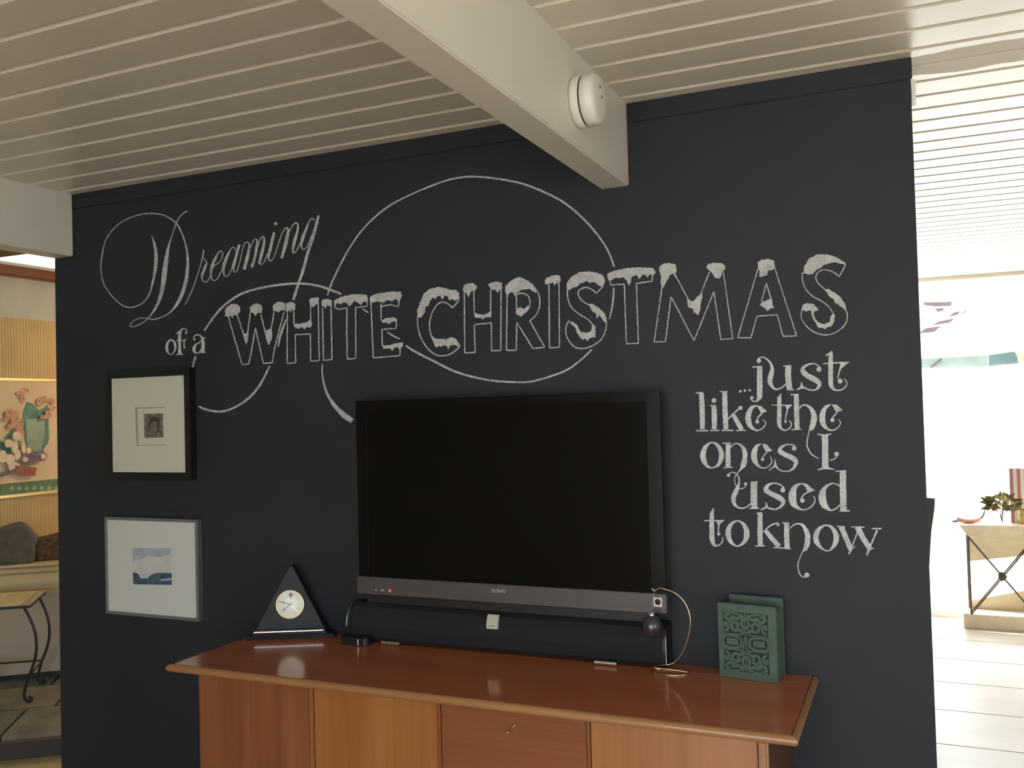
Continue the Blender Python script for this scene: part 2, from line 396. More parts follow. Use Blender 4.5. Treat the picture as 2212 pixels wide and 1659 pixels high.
# ================================================================== CHALK DRAWING (lies on wall_back)
ZN = {'A': (180, 430, 5.53), 'B': (390, 440, 6.9125), 'C': (340, 690, 15.8), 'E': (400, 560, 3.687), 'F': (880, 540, 3.687), 'G': (1340, 520, 4.096),
      'H': (1480, 740, 4.809), 'I': (1480, 990, 4.809), 'J': (1490, 920, 5.978), 'K': (680, 360, 3.253), 'L': (680, 760, 6.9125), 'Z': (180, 360, 2.963)}
lay = [0]
def wallpt(x, y):
    p = Yp(x, y, 0); p.y = -.0004-lay[0]; return p
def nextlay(): lay[0] = (lay[0]+.00004) if lay[0] < .0012 else 0.0
def ribbon(mb, zone, pts, w=None, straight=False, closed=False, rag=.16):
    ox, oy, sc = ZN[zone]; nextlay()
    P = [(ox+p[0]/sc, oy+p[1]/sc, max((p[2] if len(p) > 2 else w)/sc, 1.6)) for p in pts]
    if closed: P = P+[P[0]]
    if straight:
        S = []
        for a, b in zip(P[:-1], P[1:]):
            n = max(2, int(math.dist(a[:2], b[:2])/3))
            S += [tuple(a[k]+(b[k]-a[k])*j/n for k in range(3)) for j in range(n)]
        S.append(P[-1])
        S = [(x+random.uniform(-.35, .35), y+random.uniform(-.35, .35), w_) for x, y, w_ in S]
    elif closed:
        Q = [P[-2]]+P+[P[1]]; S = catmull(Q, 2.2)
        i0 = max(2, int(math.dist(Q[0][:2], Q[1][:2])/2.2)); i1 = len(S)-1-max(2, int(math.dist(Q[-2][:2], Q[-1][:2])/2.2)); S = S[i0:i1+1]
    else: S = catmull(P, 2.2)
    n = len(S); vs_ = []
    for i, (x, y, ww) in enumerate(S):
        a = S[max(0, i-1)]; b = S[min(n-1, i+1)]; tx, ty = b[0]-a[0], b[1]-a[1]; l = math.hypot(tx, ty) or 1
        nx, ny = -ty/l, tx/l; ww = max(ww, 1.3)
        h1 = ww/2*(1+random.uniform(-rag, rag)*min(1, 5/ww)); h2 = ww/2*(1+random.uniform(-rag, rag)*min(1, 5/ww))
        vs_ += [wallpt(x+nx*h1, y+ny*h1), wallpt(x-nx*h2, y-ny*h2)]
    mb.add(vs_, [(2*i, 2*i+1, 2*i+3, 2*i+2) for i in range(n-1)])
def fill(mb, zone, pts, rough=.5):
    ox, oy, sc = ZN[zone]; nextlay(); P = [(ox+p[0]/sc, oy+p[1]/sc) for p in pts]; S = []
    for i in range(len(P)):
        a, b = P[i], P[(i+1) % len(P)]; n = max(1, int(math.dist(a, b)/3))
        S += [(a[0]+(b[0]-a[0])*j/n+(random.uniform(-rough, rough) if j else 0), a[1]+(b[1]-a[1])*j/n+(random.uniform(-rough, rough) if j else 0)) for j in range(n)]
    mb.poly([wallpt(*p) for p in S])
def dot(mb, zone, c, r): fill(mb, zone, [(c[0]+r*math.cos(2*PI*j/14), c[1]+r*math.sin(2*PI*j/14)) for j in range(14)], .15)
def letter(word, zone, curves=(), dots=(), fills=(), closed=(), w=14, m='chalk_fill', straight=()):
    mb = MB()
    for c in curves: ribbon(mb, zone, c, w)
    for c in closed: ribbon(mb, zone, c, w, closed=True)
    for c in straight: ribbon(mb, zone, c, w, straight=True)
    for x, y, r in dots: dot(mb, zone, (x, y), r)
    for f in fills: fill(mb, zone, f)
    return mb.build('letter', m, word, recalc=False)
def word(label):
    o = bpy.data.objects.new('chalk_word', None); col.objects.link(o); o.parent = wall_back; o.empty_display_size = .02; o['label'] = label; return o

w1 = word('Dreaming, written in white chalk script')
letter(w1, 'A', [[(815,437,8),(835,490,20),(862,590,35),(870,690,42),(866,790,42),(850,900,32),(828,1000,26),(800,1110,18),(750,1200,14),(680,1260,13),(600,1290,13),(540,1295,13),(460,1265,12),(370,1190,12),(290,1090,12),(240,1000,12),(215,880,12),(213,770,13),(230,640,14),(265,500,13),(340,380,12),(450,280,12),(580,215,12),(710,180,13),(830,172,13),(950,190,14),(1050,240,14),(1120,300,16),(1165,380,18),(1205,480,18),(1235,600,20),(1248,720,28),(1245,840,38),(1230,960,40),(1200,1080,42),(1160,1180,42),(1110,1270,32),(1040,1350,16),(960,1400,13),(860,1435,12),(780,1430,12),(700,1420,10),(630,1440,10),(575,1480,10),(555,1515,10),(590,1525,10),(660,1505,10),(760,1440,12),(840,1340,22),(895,1240,34),(930,1140,42),(950,1040,52),(965,930,58),(978,820,56),(995,700,48),(1012,600,32),(1040,500,16),(1075,390,13),(1110,290,13),(1150,215,14),(1195,170,16),(1245,142,14)]], m='chalk_line')
for cs, ds in (
  ([[(60,1510,12),(110,1430,16),(190,1250,14),(250,1080,14),(300,920,14),(330,800,20),(350,690,28)], [(335,800,14),(375,850,16),(392,890,24),(370,940,40),(340,1020,40),(320,1090,32),(335,1150,18),(375,1172,16),(410,1150,14),(440,1090,14)]], ()),
  ([[(440,1090,12),(470,1010,12),(500,930,12),(570,885,14),(615,820,16),(632,750,16),(612,705,18),(570,730,20),(520,820,40),(475,920,38),(455,1020,32),(462,1110,22),(500,1148,16),(545,1125,16),(590,1050,16),(640,940,14)]], ()),
  ([[(825,700,14),(795,650,16),(750,680,16),(700,780,40),(655,900,44),(642,1000,36),(655,1070,18),(690,1088,14),(735,1040,16),(780,920,14),(840,720,14)], [(880,610,34),(845,740,38),(805,880,42),(790,970,32),(805,1020,16),(840,1010,14),(870,930,14),(905,790,14)]], ()),
  ([[(905,790,14),(945,620,14),(985,575,16),(1025,600,18),(1025,670,36),(1000,800,48),(950,985,46)], [(1045,660,14),(1085,560,16),(1120,525,16),(1145,560,28),(1130,700,40),(1095,860,40),(1062,950,38)], [(1160,640,14),(1185,545,16),(1230,492,18),(1252,530,26),(1240,640,40),(1200,800,42),(1180,880,34),(1205,905,18),(1250,870,14),(1300,740,14)]], ()),
  ([[(1400,425,34),(1360,600,46),(1320,770,40),(1318,830,20),(1345,855,16),(1390,810,14),(1440,680,14)]], [(1423, 300, 25)]),
  ([[(1440,680,14),(1500,490,18),(1550,390,18),(1590,362,20),(1612,400,34),(1585,540,52),(1545,700,46),(1510,818,36)], [(1625,420,14),(1680,320,16),(1730,285,18),(1755,320,24),(1745,420,34),(1705,560,46),(1680,680,34),(1690,740,18),(1740,690,16),(1800,560,14)]], ()),
  ([[(2005,250,16),(1970,222,18),(1925,260,18),(1870,400,34),(1825,520,46),(1805,620,30),(1825,680,16),(1870,665,14),(1920,580,14),(1960,470,14)], [(2065,175,32),(2020,350,44),(1960,560,46),(1900,740,40),(1830,1000,46),(1775,1160,36),(1740,1270,40),(1685,1440,36)]], ())):
    letter(w1, 'B', cs, ds, m='chalk_line')

w2 = word('of a, small roman letters in white chalk')
letter(w2, 'C', closed=[[(470,695,50),(570,760,70),(615,880,75),(615,1000,70),(570,1120,40),(490,1195,28),(400,1170,40),(345,1080,80),(325,960,100),(345,830,80),(400,740,60)]])
letter(w2, 'C', [[(960,480,70),(1005,440,40),(1000,370,32),(950,320,36),(880,315,40),(820,370,60),(775,470,90),(765,560,110),(765,700,110),(765,900,90),(765,1050,100),(770,1170,140)], [(640,500,30),(720,440,50),(800,380,50)], [(640,1200,40),(880,1180,40)], [(660,715,30),(830,705,30),(900,735,40),(990,670,30)], [(930,740,40),(915,850,36),(925,930,60),(945,985,40)]])
letter(w2, 'C', [[(1285,720,60),(1255,660,60),(1250,600,36),(1310,540,45),(1390,520,45),(1470,555,45),(1530,620,60),(1565,760,100),(1565,950,105),(1555,1120,110)], [(1490,1140,40),(1655,1115,40)], [(1560,650,60),(1650,625,30)], [(1530,700,40),(1430,800,40),(1330,850,60),(1280,930,90),(1255,1030,110),(1290,1120,80),(1370,1150,40),(1450,1110,40),(1500,1020,40)]])

def snow_letter(word_, zone, outlines, curves, snows):
    w = 9.8
    mb = MB()
    for o in outlines: ribbon(mb, zone, o, w, straight=True)
    for c in curves: ribbon(mb, zone, c, w)
    mb.build('letter', 'chalk_line', word_, recalc=False)
    mb = MB()
    for s in snows: fill(mb, zone, s, .8)
    mb.build('snow_cap', 'chalk_snow', word_, recalc=False)
w3 = word('WHITE, outlined chalk capitals capped with drawn snow')
SL = lambda *a: snow_letter(w3, 'E', *a)
SL([[(345,455),(455,838),(510,835),(562,550),(625,830),(695,825),(715,700),(790,420)], [(415,440),(490,660)], [(490,660),(520,430)], [(605,440),(665,680)], [(665,680),(710,420)]], [],
   [[(320,400),(335,375),(370,355),(410,355),(438,380),(438,420),(415,435),(405,450),(390,440),(375,470),(362,445),(345,460),(318,455)], [(515,385),(540,360),(570,350),(605,365),(615,400),(610,428),(580,425),(558,452),(540,425),(518,430)], [(700,370),(725,345),(760,338),(795,350),(795,410),(770,405),(742,425),(725,412),(700,412)], [(460,600),(485,590),(505,585),(500,650),(488,682),(472,640)], [(635,575),(660,560),(680,550),(695,590),(690,640),(667,685),(648,630)]])
SL([[(815,430),(812,828),(880,826),(878,600),(998,595),(1000,812),(1068,808),(1060,320)], [(865,390),(868,520)], [(1000,330),(1000,490)]], [],
   [[(800,400),(805,350),(840,338),(878,355),(878,400),(860,408),(850,395),(842,425),(828,405),(812,430)], [(985,330),(1000,310),(1065,305),(1065,370),(1045,355),(1030,375),(1012,385),(1000,350)], [(865,530),(880,515),(930,510),(975,500),(1000,480),(1012,520),(1000,545),(970,540),(950,560),(930,540),(905,555),(880,545)]])
SL([[(1095,385),(1102,805),(1170,798),(1163,375)]], [], [[(1085,345),(1100,320),(1140,315),(1170,330),(1168,385),(1150,375),(1135,365),(1117,395),(1108,375),(1090,375)]])
SL([[(1190,380),(1225,400),(1290,385),(1288,570),(1292,795),(1360,790),(1358,385),(1450,375),(1450,300)]], [], [[(1190,380),(1188,330),(1240,300),(1330,280),(1400,278),(1450,285),(1450,345),(1425,335),(1400,365),(1375,345),(1345,330),(1330,355),(1310,375),(1280,345),(1255,345),(1240,360),(1215,345),(1200,370)]])
SL([[(1480,340),(1500,785),(1712,768),(1712,715)], [(1560,350),(1562,490)], [(1565,375),(1640,362),(1700,378),(1705,320)], [(1685,500),(1682,550),(1568,560),(1572,690)]], [],
   [[(1475,345),(1475,300),(1530,275),(1640,258),(1720,260),(1728,290),(1705,340),(1680,315),(1650,335),(1610,325),(1580,350),(1560,340),(1530,335),(1500,345)], [(1565,490),(1600,470),(1660,462),(1690,475),(1688,500),(1660,495),(1640,505),(1620,518),(1600,500),(1575,508)], [(1570,690),(1620,685),(1690,668),(1735,660),(1738,690),(1715,720),(1690,700),(1665,710),(1650,730),(1630,708),(1580,715)]])
w4 = word('CHRISTMAS, outlined chalk capitals capped with drawn snow')
SL = lambda *a: snow_letter(w4, 'F', *a)
SL([[(410,405),(360,462)]], [[(82,530),(85,610),(110,700),(160,780),(220,830),(280,843),(350,825),(415,770),(400,735),(385,712)], [(360,462),(330,432),(280,415),(235,440),(195,510),(178,590),(185,660),(205,715)]],
   [[(85,535),(78,490),(100,420),(130,350),(180,310),(250,295),(310,305),(350,320),(390,318),(415,345),(415,395),(385,405),(350,390),(335,405),(325,370),(300,365),(280,395),(265,365),(240,370),(220,395),(205,375),(180,410),(165,450),(145,450),(140,500),(110,540)], [(195,685),(225,705),(270,708),(310,715),(350,692),(385,705),(405,740),(405,770),(380,755),(345,760),(325,795),(315,765),(290,760),(270,775),(255,760),(235,778),(215,750)]])
SL([[(455,330),(458,820),(540,815),(535,595),(670,580),(672,803),(745,800),(748,300)], [(530,320),(535,500)], [(665,315),(665,500)]], [],
   [[(442,315),(450,280),(490,265),(530,265),(558,295),(545,320),(520,325),(505,335),(487,378),(470,340),(455,335)], [(640,275),(670,258),(720,252),(755,260),(755,310),(735,318),(720,340),(700,315),(670,318),(655,295)], [(530,500),(560,510),(590,515),(625,510),(650,495),(668,490),(668,540),(640,535),(615,540),(600,555),(580,540),(540,540)]])
SL([[(795,355),(790,800),(868,798),(872,575),(1000,785),(1095,775),(975,565)], [(868,350),(870,500)]], [[(975,565),(1030,510),(1055,430),(1045,350),(1015,305)], [(870,350),(920,345),(960,365),(978,410),(968,460),(940,500)]],
   [[(782,340),(780,290),(820,250),(860,225),(890,215),(940,235),(990,265),(1020,300),(1025,345),(1000,330),(975,310),(940,315),(900,320),(870,340),(855,375),(845,340),(825,335),(800,362)], [(870,460),(900,455),(930,470),(965,440),(960,480),(930,510),(910,532),(885,520),(870,515)]])
SL([[(1128,275),(1132,780),(1212,775),(1208,265)]], [], [[(1095,245),(1110,220),(1170,200),(1215,205),(1222,245),(1205,270),(1185,262),(1172,285),(1160,258),(1130,270),(1100,275)]])
SL([[(1560,290),(1505,345)]], [[(1275,310),(1280,390),(1310,460),(1370,510),(1440,555),(1475,600),(1472,640)], [(1505,345),(1470,315),(1420,298),(1370,320),(1362,360),(1400,410),(1460,445)], [(1585,560),(1582,630),(1545,710),(1480,760),(1400,785),(1330,770),(1280,710),(1262,650),(1268,600),(1290,560)]],
   [[(1275,310),(1268,270),(1300,220),(1360,180),(1440,170),(1510,180),(1560,205),(1575,250),(1560,290),(1530,285),(1500,260),(1470,255),(1450,265),(1430,245),(1400,262),(1370,270),(1345,295),(1320,300),(1295,320)], [(1440,430),(1480,432),(1530,465),(1575,510),(1588,550),(1575,580),(1550,545),(1530,520),(1512,545),(1500,505),(1475,490),(1455,455)], [(1290,570),(1320,570),(1350,595),(1380,650),(1430,660),(1465,645),(1475,590),(1500,610),(1500,695),(1470,695),(1445,710),(1435,728),(1420,705),(1395,715),(1370,690),(1350,660),(1340,620),(1310,595)]])
SL([[(1615,235),(1618,280),(1728,272),(1745,748),(1840,742),(1825,268),(1950,248),(1952,195)]], [], [[(1595,225),(1595,190),(1650,165),(1750,145),(1860,138),(1960,145),(1980,175),(1960,200),(1935,195),(1910,222),(1890,195),(1870,200),(1850,232),(1825,200),(1785,215),(1780,260),(1762,285),(1745,240),(1715,215),(1690,225),(1655,222),(1630,240),(1605,245)]])
SL = lambda *a: snow_letter(w4, 'G', *a)
SL([[(370,410),(300,895),(400,892),(450,495),(652,885),(828,450),(890,875),(995,865),(910,262)], [(485,300),(605,525)], [(715,465),(790,275)]], [],
   [[(590,510),(620,530),(650,535),(690,490),(720,455),(728,500),(710,560),(705,620),(685,660),(665,630),(652,650),(640,600),(600,585)], [(345,260),(350,225),(390,200),(440,198),(495,215),(500,260),(490,300),(510,340),(495,330),(470,290),(440,305),(415,350),(390,400),(370,425),(358,370),(362,310)], [(762,235),(780,205),(830,195),(900,200),(930,225),(925,255),(905,270),(890,325),(860,335),(835,325),(815,290),(790,265)]])
SL([[(1218,250),(1040,858),(1155,860),(1210,668),(1388,655),(1440,845),(1560,842),(1368,245)], [(1250,535),(1293,375),(1338,530)]], [],
   [[(1218,240),(1218,190),(1250,168),(1310,162),(1362,175),(1368,245),(1345,260),(1310,265),(1300,305),(1275,308),(1255,320),(1228,318),(1235,275)], [(1235,570),(1255,545),(1290,530),(1320,518),(1345,530),(1350,575),(1362,600),(1330,598),(1300,625),(1285,600)]])
SL([[(1985,195),(1992,215),(1938,318)]], [[(1612,280),(1612,350),(1640,425),(1700,490),(1790,540),(1850,590),(1880,640)], [(1938,318),(1880,275),(1810,258),(1755,275),(1730,320),(1750,375),(1810,430)], [(1990,600),(2008,660),(1995,730),(1940,790),(1870,825),(1790,832),(1700,800),(1630,735),(1600,670),(1610,600)]],
   [[(1620,290),(1625,230),(1670,160),(1740,122),(1830,120),(1910,145),(1985,190),(1985,210),(1950,205),(1900,190),(1850,200),(1810,210),(1775,240),(1740,255),(1710,290),(1670,302),(1640,290)], [(1800,430),(1840,425),(1900,460),(1950,500),(1985,550),(2000,620),(1975,600),(1945,580),(1920,550),(1905,565),(1890,520),(1865,505),(1840,480),(1825,455)], [(1610,610),(1612,570),(1650,550),(1710,560),(1740,590),(1755,620),(1725,620),(1710,640),(1725,690),(1750,720),(1800,740),(1850,720),(1860,670),(1885,640),(1900,660),(1890,720),(1870,755),(1830,765),(1810,785),(1785,770),(1760,775),(1735,740),(1710,700),(1690,650),(1690,610),(1650,625)]])

w5 = word('...just, curly white chalk lettering')
letter(w5, 'H', dots=[(575,508,14),(622,500,14),(672,495,14)])
letter(w5, 'H', [[(775,255,55),(775,400,58),(775,540,55),(765,580,40),(735,612,14),(700,605,12),(680,580,14)], [(700,255,14),(800,248,16)]], [(695,572,17)])
letter(w5, 'H', [[(755,175,12),(775,158,12),(810,152,12),(860,180,16),(890,220,26),(905,270,34),(895,330,50),(880,400,50),(900,450,34),(940,485,18),(1000,470,14),(1050,430,14)], [(1075,245,60),(1070,350,62),(1085,480,60)], [(1020,245,14),(1100,240,16)], [(1060,490,14),(1130,490,14)]], [(767,190,24)])
letter(w5, 'H', [[(1405,265,14),(1360,225,14),(1300,222,16),(1240,250,30),(1222,295,50),(1270,345,55),(1350,385,58),(1395,430,45),(1370,480,20),(1320,495,14),(1260,480,16),(1215,465,24),(1160,492,12)], [(1208,410,8),(1212,460,30)]], [(1390,278,26)])
letter(w5, 'H', [[(1525,85,6),(1515,140,40),(1512,250,48),(1512,380,50),(1520,450,45),(1555,490,20),(1610,495,14),(1660,465,14),(1682,420,12),(1655,375,10)], [(1460,135,12),(1520,105,24)], [(1430,220,10),(1560,212,14),(1705,205,12)], [(1620,250,24),(1600,310,14),(1585,370,12)]], [(1610,400,26)], [[(1610,215),(1700,207),(1650,250),(1612,270)]])
w6 = word('like the, curly white chalk lettering')
letter(w6, 'H', [[(170,530,48),(178,700,54),(180,900,50)], [(110,525,12),(190,520,14)], [(115,915,14),(240,915,16)]])
letter(w6, 'H', [[(300,660,50),(305,780,54),(302,900,50)], [(260,655,12),(320,655,14)], [(262,912,14),(355,912,14)]], [(300,602,25)])
letter(w6, 'H', [[(410,510,50),(415,700,54),(425,900,52)], [(360,510,12),(440,510,14)], [(380,912,14),(500,912,14)], [(430,815,14),(500,740,16),(560,685,16)], [(500,750,40),(540,820,46),(590,905,46)], [(530,915,12),(630,912,12)]], [(575,678,22)])
letter(w6, 'H', [[(745,655,14),(690,680,40),(655,760,58),(665,840,55),(700,890,30),(760,912,16),(815,880,14),(838,830,12),(805,800,8)], [(800,735,16),(760,775,14),(742,815,12)]], [(750,822,20)], [[(740,650),(790,660),(850,715),(790,740),(765,690)]])
letter(w6, 'H', [[(995,530,6),(980,590,40),(978,720,46),(978,840,44),(1000,895,22),(1045,910,14),(1090,885,14),(1105,840,10),(1080,810,8)], [(955,580,14),(990,555,20)], [(900,650,10),(1110,650,12)], [(1065,690,14),(1048,760,12),(1040,815,12)]], [(1042,822,14)], [[(1040,655),(1108,652),(1060,700)]])
letter(w6, 'H', [[(1155,540,50),(1158,700,54),(1165,895,50)], [(1095,542,12),(1180,538,14)], [(1105,905,12),(1210,900,12)], [(1180,690,14),(1215,655,14),(1265,652,20),(1310,690,40),(1340,760,58),(1330,840,60),(1310,890,50),(1290,920,14),(1275,980,12),(1265,1050,14),(1280,1110,14),(1320,1165,14),(1390,1205,10)]])
letter(w6, 'H', [[(1510,645,14),(1455,680,40),(1425,760,60),(1435,840,55),(1470,890,30),(1530,912,14),(1590,880,14),(1615,830,12),(1590,795,8)], [(1580,725,14),(1540,770,14),(1520,800,14)]], [(1530,805,22)], [[(1520,642),(1575,645),(1640,705),(1570,725),(1545,680)]])
w7 = word('ones I, curly white chalk lettering')
letter(w7, 'J', closed=[[(300,215,18),(360,250,45),(405,330,60),(408,420,60),(370,500,40),(300,540,16),(230,520,40),(185,450,68),(172,370,72),(200,280,55),(245,230,28)]])
letter(w7, 'J', [[(495,235,60),(495,380,64),(495,530,64)], [(425,222,14),(530,222,16)], [(435,540,12),(555,535,14)], [(530,280,16),(570,235,16),(625,230,20),(680,270,40),(712,340,60),(710,430,62),(690,510,70),(665,550,30),(625,600,10),(590,650,10),(580,700,12),(598,770,12),(640,810,12),(700,800,12),(735,760,14)]], [(720,748,22)])
letter(w7, 'J', [[(920,232,16),(865,265,45),(832,350,75),(838,440,70),(880,510,35),(950,545,16),(1020,520,14),(1060,460,14),(1040,395,8)], [(1000,340,16),(950,390,14),(935,430,14)]], [(940,432,22)], [[(930,228),(990,240),(1070,322),(985,340),(960,290)]])
letter(w7, 'J', [[(1370,275,16),(1330,245,16),(1260,240,16),(1190,270,35),(1165,325,60),(1230,370,62),(1320,410,66),(1370,460,60),(1350,530,35),(1290,580,18),(1210,585,14),(1150,560,18),(1110,520,30),(1060,545,14),(1025,575,10)], [(1100,430,8),(1108,520,34)]], [(1348,290,30)])
letter(w7, 'J', [[(1745,110,80),(1748,300,82),(1750,550,84)], [(1650,105,16),(1740,120,24),(1830,102,14)], [(1650,568,14),(1750,545,24),(1865,560,14)], [(1810,445,12),(1870,425,14),(1915,370,14),(1915,340,14)]], [(1893,362,28)])
w8 = word('used, curly white chalk lettering')
letter(w8, 'I', [[(440,175,10),(455,160,10),(490,145,10),(530,160,12),(560,205,14),(560,260,20),(535,330,45),(505,400,50),(505,450,45),(530,495,25),(580,518,14),(640,505,14),(690,460,14)], [(715,250,65),(715,400,68),(720,515,60)], [(680,248,12),(755,245,14)], [(665,520,12),(770,520,12)]], [(452,175,17)])
letter(w8, 'I', [[(1030,310,14),(990,275,14),(930,258,14),(870,275,30),(840,325,50),(900,370,52),(980,410,54),(1020,450,45),(995,500,25),(940,530,14),(880,520,16),(840,510,22),(785,538,10)], [(840,455,8),(850,510,30)]], [(1015,330,25)])
letter(w8, 'I', [[(1200,262,16),(1140,300,45),(1115,380,78),(1125,460,72),(1165,510,35),(1230,535,14),(1300,510,14),(1345,455,14),(1345,410,12),(1325,390,8)], [(1280,350,14),(1230,380,14),(1205,420,14)]], [(1218,438,24)], [[(1200,256),(1260,265),(1350,335),(1275,355),(1250,300)]])
letter(w8, 'I', [[(1610,290,12),(1560,265,12),(1520,262,14),(1450,310,40),(1425,390,76),(1440,470,72),(1480,520,40),(1520,540,14),(1570,520,14),(1610,480,12)], [(1640,135,66),(1640,300,66),(1645,545,66)], [(1565,135,12),(1675,130,14)], [(1605,548,14),(1715,545,14)]])
w9 = word('to know, curly white chalk lettering')
letter(w9, 'I', [[(298,515,6),(280,580,42),(278,700,50),(280,820,52),(295,885,40),(325,908,18),(370,890,14),(392,850,12),(388,818,8)], [(255,580,10),(290,548,22)], [(198,648,12),(405,645,12)], [(352,680,18),(345,740,12),(348,770,12)]], [(350,785,18)], [[(320,650),(405,648),(355,690),(340,690)]])
letter(w9, 'I', closed=[[(545,650,16),(610,690,35),(640,770,58),(625,850,45),(570,905,18),(520,905,16),(465,850,45),(448,770,58),(475,690,40)]])
letter(w9, 'I', [[(780,570,48),(778,740,54),(782,905,52)], [(740,572,12),(800,565,12)], [(725,912,12),(830,910,12)], [(815,765,12),(870,710,14),(930,678,14),(970,675,14)], [(840,755,40),(900,830,50),(980,915,46)], [(915,925,12),(1005,930,12)]], [(965,690,15)])
letter(w9, 'I', [[(1055,680,50),(1055,800,54),(1060,930,52)], [(1010,672,12),(1080,672,12)], [(1000,932,10),(1100,940,12)], [(1090,730,12),(1130,690,14),(1190,680,18),(1235,710,35),(1270,790,52),(1270,870,56),(1250,940,45),(1225,965,12),(1190,1040,10),(1172,1120,12),(1190,1200,12),(1230,1235,12),(1255,1225,14)]], [(1265,1212,26)])
letter(w9, 'I', closed=[[(1465,695,16),(1530,725,35),(1570,810,58),(1555,890,45),(1500,955,18),(1440,950,16),(1380,890,45),(1357,820,56),(1390,735,40)]])
letter(w9, 'I', [[(1620,710,56),(1660,800,54),(1720,945,50)], [(1700,995,14),(1730,935,30)], [(1700,955,12),(1765,915,12)], [(1735,910,14),(1800,745,14)], [(1790,715,60),(1840,810,56),(1920,940,52)], [(1885,1010,14),(1910,945,28)], [(1900,955,12),(1962,932,12)], [(1920,920,16),(1995,745,18)], [(1575,705,14),(1660,712,12)], [(1725,712,12),(1865,715,12)], [(1940,730,12),(2040,730,16)]])

def flourish(label, parts):
    mb = MB()
    for z, pts in parts: ribbon(mb, z, pts, 12)
    mb.build('chalk_flourish', 'chalk_line', wall_back, recalc=False, label=label)
flourish('chalk tail of the g looping under the letters', [('E', [(805,480,14),(760,610,20),(742,700,10)]), ('Z', [(1195,1275,10),(1130,1400,14),(1050,1490,14),(950,1550,13),(870,1568,13),(790,1555,13),(740,1535,12)])])
flourish('chalk swash rising over the W from the frame', [('Z', [(700,1300,13),(706,1260,12),(720,1215,12)]), ('Z', [(775,1050,10),(830,970,12),(900,890,13),(1000,820,13),(1100,785,14),(1230,760,14),(1380,748,14),(1500,762,14),(1600,795,14),(1650,815,12)]), ('E', [(1410,395,12),(1460,425,12)]), ('E', [(1610,580,10),(1660,612,14),(1710,635,12)])])
flourish('large chalk oval around the word CHRIST', [('F', [(-12,762,11),(60,808,17),(200,880,17),(400,975,16),(640,1035,15),(860,1053,14),(980,1048,14),(1130,1010,15),(1280,950,14),(1400,860,13),(1470,790,12)]),
   ('F', [(1610,550,8),(1635,430,14),(1645,300,12)]), ('K', [(2105,705,13),(2060,590,12),(1980,470,13),(1870,350,13),(1740,245,14),(1580,165,14),(1440,115,14),(1280,85,13),(1120,70,13),(990,82,12),(860,120,12),(700,185,10),(550,260,12),(440,340,12),(330,450,11),(240,580,12),(160,730,12),(110,840,12),(90,905,10)]),
   ('L', [(115,180,16),(112,300,20),(130,440,28),(175,600,36),(240,720,44),(320,830,60),(420,930,80),(500,990,80),(560,1030,70)])])

# ================================================================== THINGS
ZC = .798                                              # top of the sideboard
wood('cherry_red', (.20, .062, .024), (.285, .10, .040), .3, 'z')
wood('cherry_orange', (.29, .105, .028), (.39, .155, .045), .3, 'z')
wood('cherry_light', (.30, .118, .038), (.39, .165, .058), .3, 'z')
wood('cherry_drawer', (.19, .058, .021), (.27, .092, .034), .3, 'x')
wood('cherry_top', (.40, .100, .040), (.54, .175, .07), .22, 'x', coat=.45, lo=.2, hi=.8)
wood('cherry_edge', (.30, .135, .052), (.38, .185, .075), .3, 'x')
mat('cabinet_side', (.10, .045, .025), .4, vary=.15, scale=4, stretch=(1, 1, .1))
mat('chrome', (.82, .82, .80), .12, 1); mat('silver', (.62, .62, .60), .32, 1); mat('brass', (.80, .62, .34), .18, 1)
mat('black_gloss', (.0045, .0043, .0042), .16, spec=.35); mat('screen', (.0035, .0033, .0032), .10, spec=.35)
mat('black_plastic', (.012, .012, .012), .45); mat('bezel_grey', (.105, .094, .09), .42, .35, vary=.04, scale=20)
mat('speaker_cloth', (.010, .010, .011), .85, vary=.2, scale=300)
mat('lettering', (.55, .52, .48), .5); mat('badge', (.60, .58, .50), .35, .2); mat('badge_text', (.25, .24, .2), .5)
mat('led', (1.0, .045, .015), .4, emit=.35)
mat('ink', (.02, .018, .015), .5)

# ---- sideboard
sb = thing('sideboard', 'long cherry wood sideboard under the television', 'sideboard', (-1.26, -.26, 0))
MB().box((-2.150, -.468, .08), (-.356, -.006, ZC-.0245)).build('body', 'cabinet_side', sb)
MB().box((-2.11, -.43, 0), (-.40, -.03, .079)).build('plinth', 'cabinet_side', sb)
def door(x0, x1, z0, z1, m, name='door'):
    return MB().box((x0, -.490, z0), (x1, -.469, z1), .003).build(name, m, sb)
zt_d = ZC-.030
d1 = door(-2.152, -1.717, .085, zt_d, 'cherry_red'); MB().box((-1.716, -.492, .085), (-1.704, -.469, zt_d), .003).build('stile', 'cherry_orange', sb)
d2a = door(-1.700, -1.277, .085, zt_d, 'cherry_orange'); MB().box((-1.275, -.491, .085), (-1.265, -.469, zt_d), .003).build('stile', 'cherry_red', sb)
zz = zt_d
for i in range(3):
    dr = door(-1.262, -.826, zz-.224, zz, 'cherry_drawer', 'drawer')
    if i == 0:
        kp = Yp(1098, 1581, -.497); kq = Yp(1113, 1566, -.505)
        MB().tube(smooth3([kp+Vector((0, .012, 0)), kp, (kp+kq)/2+Vector((0, -.006, 0)), kq], 6), [.004]*6+[.0035]*6+[.002]*7, 8).ball(kp+Vector((0, -.002, 0)), .0055).build('pull', 'brass', dr)
    zz -= .2275
MB().box((-.824, -.491, .085), (-.816, -.469, zt_d), .003).build('stile', 'cherry_red', sb)
door(-.813, -.381, .085, zt_d, 'cherry_light')
MB().box((-.3785, -.493, .085), (-.3545, -.469, zt_d), .006).build('stile', 'cherry_edge', sb)
